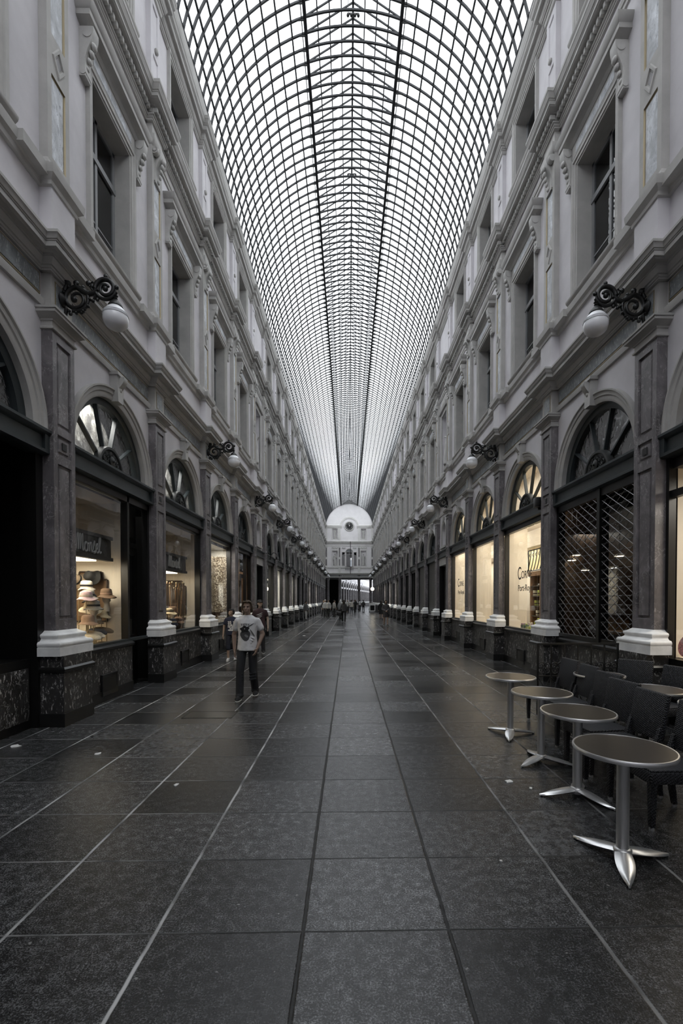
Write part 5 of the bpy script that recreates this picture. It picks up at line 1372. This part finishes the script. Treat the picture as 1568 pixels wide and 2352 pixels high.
# ------------------------------------------------------------------ people
SK = {}
def skin(c):
    if c not in SK: SK[c] = plain('skin_%d' % len(SK), c, .55, spec=.4); M['skin%s' % (c,)] = SK[c]
    return SK[c]
CL = {}
def cloth(c, bumpy=.15):
    if c not in CL: CL[c] = plain('cloth_%d' % len(CL), c, .85, var=.15, vscale=14, bump=bumpy, bscale=45)
    return CL[c]
def person(label, x, y, h=1.72, rz=0.0, detail=1, shirt=(.1, .1, .1), legs_c=(.02, .02, .02), hair=(.02, .015, .01), shoe=(.02, .02, .02), skin_c=(.34, .23, .17), pose=None, sleeves='short', lower='trousers', hair_style='short', print_=None, extra=None, group=None, coat=None):
    k = h/1.75
    J = dict(neck=(0, .015, 1.46), head=(0, -.01, 1.62), shL=(.172, .01, 1.405), shR=(-.172, .01, 1.405), elL=(.245, .03, 1.13), elR=(-.245, .03, 1.13), wrL=(.26, -.06, .88), wrR=(-.26, -.06, .88),
             hipL=(.09, 0, .93), hipR=(-.09, 0, .93), knL=(.10, -.03, .50), knR=(-.10, -.03, .50), anL=(.10, .03, .085), anR=(-.10, .03, .085), look=0.0)
    if pose: J.update(pose)
    V3 = {a: Vector(b) for a, b in J.items() if isinstance(b, tuple)}
    vox = {2: .0075, 1: .016, 0: .024}[detail]
    sm = skin(skin_c)
    r = root('person', label, 'person', (x, y, 0), rz, group)
    r.scale = (k, k, k)
    # --- body: one continuous skin
    b = MB().mat(sm)
    ell(b, (0, 0, .95), (.155, .105, .12)); ell(b, (0, 0, 1.10), (.135, .095, .15)); ell(b, (0, .005, 1.28), (.155, .10, .17))
    capsule(b, V3['shL']*.9+Vector((0, 0, .11)), V3['shR']*.9+Vector((0, 0, .11)), .045, .045)
    capsule(b, (0, .02, 1.38), (0, .0, 1.54), .062, .052)
    for s_ in 'LR':
        capsule(b, V3['sh'+s_]+Vector((0, 0, -.03)), V3['el'+s_], .046, .04); capsule(b, V3['el'+s_], V3['wr'+s_], .041, .027)
        capsule(b, V3['hip'+s_], V3['kn'+s_], .085, .058); capsule(b, V3['kn'+s_], V3['an'+s_], .057, .038)
        an = V3['an'+s_]; capsule(b, an+Vector((0, .02, -.035)), an+Vector((.02 if s_ == 'L' else -.02, -.12, -.05)), .032, .022)
        # hand: palm, four bent fingers of different lengths, thumb from the side of the palm
        w = V3['wr'+s_]; d = (w - V3['el'+s_]).normalized(); side = 1 if s_ == 'L' else -1
        inw = Vector((-side, 0, 0)); inw = (inw - d*inw.dot(d)).normalized(); fwd = d.cross(inw).normalized()
        if fwd.y > 0: fwd = -fwd
        palm = w + d*.065
        if detail == 2:
            for q in range(4):
                off_ = fwd*(.030-.02*q); base = w + d*.095 + off_; L = (.036, .042, .039, .030)[q]
                capsule(b, w+d*.01+off_*.6, base, .015, .0125, 8)
                mid = base + d*L + inw*.006; tip = mid + (d*.75+inw*.65).normalized()*L*.8
                capsule(b, base, mid, .0098, .009, 8); capsule(b, mid, tip, .009, .0078, 8)
            t0 = w + d*.035 + fwd*.03; t1 = t0 + (d*.6+fwd*.75+inw*.3).normalized()*.042; t2 = t1 + (d*.95+fwd*.2+inw*.4).normalized()*.034
            capsule(b, w+d*.02+fwd*.012, t0, .016, .0135, 8); capsule(b, t0, t1, .0125, .011, 8); capsule(b, t1, t2, .011, .009, 8)
        else:
            ell(b, w+d*.05, (.03, .035, .055)); capsule(b, w+d*.08, w+d*.16+inw*.02, .026, .018); capsule(b, w+d*.03, w+d*.09+fwd*.045, .014, .011)
    # head with face
    hd = MB(); lk = Matrix.Rotation(J['look'], 3, 'Z'); hc = V3['head']
    def hp(v): return hc + lk @ Vector(v)
    ell(b, hp((0, .018, .03)), (.074, .092, .092)); ell(b, hp((0, -.03, -.03)), (.060, .062, .085)); ell(b, hp((0, -.045, -.085)), (.036, .036, .032))
    if detail >= 1:
        capsule(b, hp((0, -.085, .012)), hp((0, -.108, -.028)), .010, .015, 8)          # nose
        for sx in (-1, 1):
            capsule(b, hp((sx*.012, -.086, .028)), hp((sx*.050, -.070, .030)), .009, .008, 8)   # brow
            ell(b, hp((sx*.038, -.070, -.030)), (.020, .014, .022), 8, 6)                      # cheek
            ell(b, hp((sx*.078, .012, -.005)), (.011, .020, .032), 8, 6)                       # ear
        capsule(b, hp((-.022, -.086, -.062)), hp((.022, -.086, -.062)), .009, .009, 8); capsule(b, hp((-.017, -.086, -.075)), hp((.017, -.086, -.075)), .009, .009, 8)
    part('body', fuse(b, vox, 2 if detail == 2 else 1), r)
    if detail == 2:
        e = MB().mat('black_paint'); 
        for sx in (-1, 1): e.ball(hp((sx*.031, -.084, .006)), .0105, 8, 6)
        part('eyes', e.mesh('eyes'), r, 'dark eyes')
    # --- hair
    hm = cloth(hair, .4); hb = MB().mat(hm)
    ell(hb, hp((0, .030, .052)), (.080, .088, .078)); ell(hb, hp((0, .050, .0)), (.076, .066, .085))
    if hair_style == 'short':
        for q in range(7): ell(hb, hp((-.06+.02*q, -.045-.012*sin(q*pi/6), .088+.004*(q % 2))), (.022, .028, .022), 8, 6)
        for sx in (-1, 1): ell(hb, hp((sx*.074, .012, .035)), (.018, .04, .05), 8, 6)
    elif hair_style == 'long':
        ell(hb, hp((0, .075, -.10)), (.10, .06, .20)); ell(hb, hp((0, -.03, .1)), (.07, .05, .035))
        for sx in (-1, 1): capsule(hb, hp((sx*.078, .0, .04)), hp((sx*.085, .02, -.16)), .03, .03)
    elif hair_style == 'shaggy':
        for q in range(9): ell(hb, hp((-.062+.0155*q, -.052-.022*sin(q*pi/8), .096+.006*sin(q*2.1))), (.018, .026, .018), 8, 6)
        for sx in (-1, 1): capsule(hb, hp((sx*.072, -.02, .06)), hp((sx*.080, .015, -.045)), .024, .017)
        capsule(hb, hp((-.05, .06, -.06)), hp((.05, .06, -.06)), .04, .04)
    elif hair_style == 'cap':
        ell(hb, hp((0, .01, .075)), (.092, .105, .07)); ell(hb, hp((0, -.10, .06)), (.065, .06, .012))
    part('cap' if hair_style == 'cap' else 'hair', fuse(hb, max(.009, vox), 1, mat=hm), r)
    # --- top
    g_ = .020
    tm = cloth(shirt); t = MB().mat(tm)
    hem = .90
    def oval(z, rx, ry, y=0.0): return [(rx*cos(2*pi*j/20), y+ry*sin(2*pi*j/20), z) for j in range(20)]
    t.rings([oval(.855, .182, .134), oval(.88, .184, .135), oval(1.0, .172, .124), oval(1.12, .160, .113), oval(1.25, .168, .116), oval(1.34, .176, .114), oval(1.405, .170, .098, .005), oval(1.445, .135, .082, .01), oval(1.475, .088, .070, .015), oval(1.485, .07, .06, .015)])
    for s_ in 'LR':
        a, e_, w = V3['sh'+s_], V3['el'+s_], V3['wr'+s_]
        if sleeves == 'short': capsule(t, (a.x*.5, a.y, a.z-.03), (a.x*.97, a.y, a.z-.026), .064, .061); capsule(t, (a.x, a.y, a.z-.028), a.lerp(e_, .58), .061, .064)
        elif sleeves == 'long': capsule(t, (a.x*.5, a.y, a.z-.03), (a.x*.97, a.y, a.z-.026), .063, .060); capsule(t, (a.x, a.y, a.z-.028), e_, .060, .052); capsule(t, e_, w.lerp(e_, .08), .056, .042)
    if detail == 2:                                    # drag folds across the front and hem
        for q in range(5): capsule(t, (-.15+.02*q, -.062, .98+.05*q), (.02+.03*q, -.112, .93+.035*q), .009, .012, 8)
        for q in range(4): capsule(t, (.16-.02*q, -.05, 1.30-.05*q), (.04+.02*q, -.106, 1.08-.045*q), .008, .010, 8)
    if coat:
        for q in range(10):
            a = 2*pi*q/10; capsule(t, (.13*cos(a), .09*sin(a), 1.05), (.17*cos(a)*coat[1], .13*sin(a)*coat[1], coat[0]), .06, .05, 8)
    tme = fuse(t, vox*1.25 if detail < 2 else .010, 1, mat=tm)
    part('shirt' if not coat else 'coat', tme, r)
    if print_:                                         # printed shapes laid onto the cloth
        from mathutils.bvhtree import BVHTree
        bm = bmesh.new(); bm.from_mesh(tme); bv = BVHTree.FromBMesh(bm)
        def on(x_, z_, lift):
            h_ = bv.ray_cast(Vector((x_, -1, z_)), Vector((0, 1, 0)))[0]
            return (x_, (h_.y if h_ else -.11)-lift, z_)
        for n_, (cx, cz, fr, colr) in enumerate(print_):
            vs, fc = [on(cx, cz, .004+.0012*n_)], []
            N, RN = 28, 6
            for q in range(1, RN+1):
                for j in range(N):
                    a_ = 2*pi*j/N; dx_, dz_ = fr(a_); vs.append(on(cx+dx_*q/RN, cz+dz_*q/RN, .004+.0012*n_))
            for j in range(N): fc.append((0, 1+j, 1+(j+1) % N))
            for q in range(RN-1):
                for j in range(N): fc.append((1+q*N+j, 1+(q+1)*N+j, 1+(q+1)*N+(j+1) % N, 1+q*N+(j+1) % N))
            me = bpy.data.meshes.new('print'); me.from_pydata(vs, [], fc); me.materials.append(cloth(colr)); me.polygons.foreach_set('use_smooth', [True]*len(fc)); part('shirt_print', me, r, 'printed motif on the shirt front')
        bm.free()
    # --- lower garment
    lm = cloth(legs_c, .3); l = MB().mat(lm)
    if lower in ('trousers', 'shorts'):
        ell(l, (0, .005, .95), (.162, .114, .12))
        for s_ in 'LR':
            a, kn, an = V3['hip'+s_], V3['kn'+s_], V3['an'+s_]
            capsule(l, a, kn, .088, .074)
            if lower == 'trousers': capsule(l, kn, an+Vector((0, .005, .0)), .072, .068); ell(l, an+Vector((0, .0, -.005)), (.075, .085, .05))
            else: capsule(l, kn, kn.lerp(an, .18), .080, .085)
            if detail == 2:
                for q in range(3): capsule(l, kn+Vector((-.05, -.045, -.06-.05*q)), kn+Vector((.05, -.055, -.04-.05*q)), .018, .018, 8)
    else:
        for q in range(12):
            a = 2*pi*q/12; capsule(l, (.12*cos(a), .08*sin(a), .98), (.17*cos(a), .13*sin(a), .62), .045, .035, 8)
        ell(l, (0, 0, .8), (.15, .11, .2))
    part(lower if lower != 'skirt' else 'skirt', fuse(l, vox*1.25 if detail < 2 else .011, 1, mat=lm), r)
    # --- shoes
    for s_ in 'LR':
        an = V3['an'+s_]; sx = .02 if s_ == 'L' else -.02
        sb = MB().mat(cloth(shoe, .05)); z0 = an.z-.085
        capsule(sb, (an.x, an.y+.035, z0+.055), (an.x+sx, an.y-.13, z0+.042), .048, .040); ell(sb, (an.x, an.y+.02, z0+.085), (.05, .06, .05)); ell(sb, (an.x+sx*.7, an.y-.06, z0+.03), (.052, .14, .028))
        so = part('shoe', fuse(sb, .012 if detail == 2 else .02, 1), r)
        if detail >= 1:
            sl = MB().mat(cloth((.55, .55, .53), .02)); sl.lathe([(.001, 0), (.9, 0), (1, .2), (1, .9), (.001, 1)], 18); sl.mirror_pts(lambda v: (an.x+sx*.6+v[0]*.054, an.y-.055+v[1]*.145, z0+.001+v[2]*.022)); part('sole', sl.mesh('sole', 50), so, 'pale rubber sole')
    if extra: extra(r)
    return r
def oval_(rx, rz, rot=0.0, wob=0.0, f=3):
    def q(a):
        x_, z_ = rx*cos(a)*(1+wob*sin(f*a)), rz*sin(a)*(1+wob*sin(f*a))
        return x_*cos(rot)-z_*sin(rot), x_*sin(rot)+z_*cos(rot)
    return q
blot = [(-.02, 1.13, oval_(.088, .092, .2, .10, 3), (.05, .05, .055)), (-.03, 1.235, oval_(.078, .058, .1, .16, 5), (.010, .010, .012)), (.0, 1.12, oval_(.035, .022, -.6), (.20, .20, .20)), (-.03, 1.245, oval_(.008, .009), (.5, .5, .5)),
        (.065, 1.30, oval_(.075, .007, .55), (.02, .02, .02)), (.10, 1.17, oval_(.012, .075, .5), (.10, .10, .10))] + [(-.085+.032*k, 1.325-.004*abs(k-2), oval_(.008, .020, .06*(2-k)), (.10, .10, .10)) for k in range(5)]
person('young man in pale grey printed T-shirt and dark jeans walking towards the camera', -1.88, 7.84, 1.70, .04, 2, (.60, .60, .61), (.014, .015, .018), (.07, .05, .032), (.012, .012, .013), (.27, .19, .15),
       dict(wrL=(.185, -.085, .905), elL=(.262, .03, 1.14), wrR=(-.235, .03, .87), elR=(-.25, .07, 1.13), knR=(-.115, -.10, .50), anR=(-.115, -.14, .085), knL=(.10, -.02, .50), anL=(.105, .16, .12), look=-.12), 'short', 'trousers', 'shaggy', blot)
rq = random.Random(11)
boyprint = [(-.075+.05*(k % 4)+rq.uniform(-.012, .012), 1.03+.055*(k//4), oval_(.027, .024, rq.uniform(0, 3), .3, 3), (.6, .6, .6)) for k in range(24) if rq.random() > .15]
person('boy in navy printed T-shirt and dark shorts beside the marble plinths', -3.42, 12.76, 1.46, .15, 1, (.012, .015, .035), (.010, .012, .022), (.014, .012, .012), (.55, .55, .55), (.30, .21, .16), dict(look=-.9, knR=(-.1, -.09, .5), anR=(-.1, -.1, .085), anL=(.1, .12, .1)), 'short', 'shorts', 'short', boyprint)
mprint = [(-.01, 1.29, oval_(.10, .016, .4, .2), (.38, .38, .38)), (.0, 1.24, oval_(.09, .012, .4, .2), (.38, .38, .38)), (.0, 1.19, oval_(.08, .012, .4, .2), (.38, .38, .38))]
person('man in black cap and dark maroon shirt walking behind the young man', -2.96, 14.5, 1.70, .1, 1, (.035, .016, .02), (.02, .02, .022), (.008, .008, .008), (.02, .02, .02), (.36, .27, .22), dict(look=.3), 'short', 'trousers', 'cap', mprint)
FAR = [  # x, y, h, turn, label, colours, options
 (-2.45, 45.2, 1.74, .3, 'white-haired man in dark vest over white shirt, at the edge of the distant group', (.5, .5, .5), (.05, .05, .05), dict(hair=(.6, .6, .6), sleeves='long')),
 (-2.1, 44.6, 1.72, -.4, 'person in pale jacket and black trousers beside the white-haired man', (.45, .44, .42), (.012, .012, .012), dict(sleeves='long')),
 (-1.55, 45.4, 1.70, 2.0, 'person in grey jacket leaning forward in the distant group', (.30, .29, .28), (.012, .012, .012), dict(sleeves='long')),
 (-1.75, 50.5, 1.66, 2.6, 'person in long grey coat behind the distant group', (.22, .22, .22), (.02, .02, .02), dict(sleeves='long', coat=(.55, 1.0))),
 (-1.15, 52, 1.64, 3.0, 'person in black clothes and pale scarf behind the long-haired woman', (.02, .02, .02), (.02, .02, .02), dict(sleeves='long')),
 (-.50, 35.0, 1.70, 3.05, 'long-haired woman in grey top carrying a black bag, walking away', (.05, .05, .052), (.012, .012, .012), dict(hair_style='long', sleeves='long')),
 (-.85, 40.5, 1.74, 2.8, 'person with white headscarf half hidden by the long-haired woman', (.3, .3, .3), (.03, .03, .03), dict(hair=(.7, .7, .7), hair_style='long', sleeves='long')),
 (.20, 54.5, 1.70, 3.0, 'person in pale jacket and blue jeans in mid gallery', (.42, .40, .37), (.06, .065, .08), dict(sleeves='long')),
 (-.30, 60, 1.72, .2, 'person in striped pale top behind the pale-jacketed one', (.5, .5, .48), (.03, .03, .03), dict(hair=(.5, .5, .48))),
 (1.05, 74.0, 1.78, 0, 'person all in black near the far columns', (.012, .012, .012), (.012, .012, .012), dict(sleeves='long')),
 (1.75, 75.5, 1.70, 3.1, 'person in white shirt and dark trousers near the far columns', (.7, .7, .7), (.02, .02, .02), {}),
 (2.15, 69.5, 1.70, 2.9, 'person in dark jacket beside the white-shirted one', (.05, .05, .05), (.015, .015, .015), dict(sleeves='long')),
 (.55, 77, 1.70, 1, 'person with pale top far off between the columns', (.5, .5, .5), (.03, .03, .03), {}),
 (2.70, 39.3, 1.66, 3.0, 'woman in long black coat walking close to the far shops', (.012, .012, .012), (.02, .02, .02), dict(hair_style='long', sleeves='long', coat=(.55, 1.05), lower='skirt')),
 (2.30, 29.5, 1.70, .1, 'dark-haired woman in grey jacket and short skirt walking towards the camera', (.075, .07, .07), (.05, .045, .045), dict(hair_style='long', sleeves='long', lower='skirt')),
 (-2.75, 47.5, 1.72, .6, 'person in dark suit at the left of the distant group', (.02, .02, .022), (.015, .015, .016), dict(sleeves='long')),
 (-.95, 47.5, 1.70, 2.2, 'person in pale shirt behind the leaning one', (.5, .49, .47), (.02, .02, .02), {}),
 (-1.3, 56.0, 1.68, 1.2, 'person in black coat farther behind the distant group', (.015, .015, .015), (.02, .02, .02), dict(sleeves='long', coat=(.6, 1.0))),
 (.75, 63.0, 1.72, .4, 'person in dark clothes behind the pale-jacketed one', (.03, .03, .03), (.02, .02, .02), dict(sleeves='long')),
 (-.2, 70.0, 1.70, 2.9, 'person with white hair far off in mid gallery', (.2, .2, .2), (.03, .03, .03), dict(hair=(.7, .7, .7))),
 (-3.72, 38.2, 1.62, .9, 'person in white trousers leaning by the far plinths', (.1, .1, .1), (.5, .48, .46), dict(sleeves='long')),
]
for x, y, h, rz, lab, a, b, kw in FAR:
    st_ = random.choice((-1, 1)); pose = dict(anL=(.10, .03+.12*st_, .085), anR=(-.10, .03-.12*st_, .085), knL=(.1, -.03+.04*st_, .5), knR=(-.1, -.03-.04*st_, .5))
    if 'grey jacket and short' in lab: pose.update(wrL=(.05, -.2, 1.02), wrR=(-.05, -.2, 1.0))
    person(lab, x, y, h, rz, 0 if y > 36 else 1, a, b, pose=pose, **kw)
mb = MB().mat('black_paint'); rbox(mb, -.2, .2, -.08, .08, .0, .30, .05, 3); mb.tube([(-.1, 0, .29), (-.06, 0, .42), (.06, 0, .42), (.1, 0, .29)], .012, 6); single('handbag', mb.mesh('bag', 50), 'round black bag carried by the long-haired woman', 'bag', (-.86, 34.95, .50))
# sandwich board and little lamp post
r = root('sandwich_board', 'white-framed sandwich board standing in the far gallery', 'sign board', (3.15, 62.5, 0), .1)
mb = MB().mat('base_stone'); mb.box(-.42, .42, -.02, .02, .12, 1.27); part('board', mb, r); mb = MB().mat('black_paint'); mb.box(-.28, .30, -.03, -.018, .25, .95); part('picture_area', mb, r)
mb = MB().mat('black_paint'); mb.tube([(-.38, 0, .15), (-.42, -.12, 0)], .03, 6); mb.tube([(.38, 0, .15), (.42, -.12, 0)], .03, 6); mb.tube([(-.38, .0, 1.2), (-.38, .5, 0)], .02, 6); mb.tube([(.38, .0, 1.2), (.38, .5, 0)], .02, 6); part('stand', mb, r)
r = root('globe_light', 'bright white globe light beyond the sandwich board, near the far shops', 'light', (3.35, 66, 0)); mb = MB().mat('iron'); mb.tube([(0, 0, 0), (0, 0, 3.1)], .03, 8); part('post', mb, r); mb = MB().mat('lamp_strip'); mb.ball((0, 0, 3.3), .26, 12, 8); part('globe', mb, r, 'bright white globe')

# ------------------------------------------------------------------ small things on the floor
M['paper'] = plain('scrap_paper', (.6, .6, .58), .7)
def scrap(x, y, s, lab, seed):
    q = random.Random(seed); n = 9
    mb = MB().mat('paper'); ring = [(s*q.uniform(.5, 1.1)*cos(2*pi*k/n), s*.7*q.uniform(.5, 1.1)*sin(2*pi*k/n)) for k in range(n)]
    mb.rings([[(a, b, .001) for a, b in ring], [(a*.98, b*.98, .006+.004*q.random()) for a, b in ring]])
    single('paper_scrap', mb.mesh('scrap'), lab, 'litter', (x, y, 0), q.uniform(0, 3))
scrap(1.36, 4.18, .055, 'torn white paper scrap on the paving left of the second café table', 1)
scrap(1.50, 4.02, .022, 'small white paper scrap nearer the second café table', 2)
scrap(-1.72, 4.16, .035, 'curled white scrap on the slabs in the lower left paving', 3)
scrap(-2.25, 21.5, .13, 'crumpled white litter beside the fourth plinths, far along the left', 4)
scrap(.85, 2.9, .012, 'tiny white speck of litter before the nearest café table', 5)
scrap(-2.9, 5.02, .05, 'white scrap on the paving near the first marble plinth', 6)
scrap(-4.0, 5.3, .09, 'flat pale sheet on the paving at the left edge of the photo', 7)
r = root('floor_hatch', 'thin-framed rectangular hatch cover set in the paving before the young man', 'hatch', (-2.18, 6.72, 0)); mb = MB().mat('black_paint')
for a, b, c, d in ((-.36, .36, -.20, -.185), (-.36, .36, .185, .20), (-.36, -.345, -.2, .2), (.345, .36, -.2, .2)): mb.box(a, b, c, d, 0, .004)
part('hatch_frame', mb, r); mb = MB().mat('black_stone'); mb.box(-.345, .345, -.185, .185, -.01, .002); part('hatch_plate', mb, r)

# ------------------------------------------------------------------ light and camera
w = bpy.data.worlds.new('overcast'); SC.world = w; w.use_nodes = True
bg = w.node_tree.nodes['Background']; bg.inputs[0].default_value = (.94, .97, 1.0, 1); bg.inputs[1].default_value = 1.0
cam = bpy.data.cameras.new('camera'); co = bpy.data.objects.new('camera', cam); COL.objects.link(co)
F = 1040.0
cam.sensor_fit = 'VERTICAL'; cam.sensor_height = 36; cam.lens = F/2352*36
YAW, PITCH = .02, .016
cam.shift_x = (784-(800+F*YAW))/2352; cam.shift_y = ((1378+F*PITCH)-1176)/2352
cam.clip_end = 400; cam.clip_start = .05
co.location = (-.14, 0, 1.70); co.rotation_euler = (pi/2-PITCH, 0, -YAW)
SC.camera = co
vs = SC.view_settings
vs.view_transform = 'Standard'; vs.look = 'None'; vs.gamma = 1; vs.use_curve_mapping = False; vs.exposure = 1.6
SC.display_settings.display_device = 'sRGB'
cy = SC.cycles
cy.max_bounces = 7; cy.diffuse_bounces = 4; cy.glossy_bounces = 3; cy.transmission_bounces = 4; cy.transparent_max_bounces = 16
cy.caustics_reflective = False; cy.caustics_refractive = False
cy.use_adaptive_sampling = True; cy.adaptive_threshold = .025
cy.sample_clamp_indirect = 4
try:
    cy.use_denoising = True; cy.denoiser = 'OPENIMAGEDENOISE'
except Exception: pass
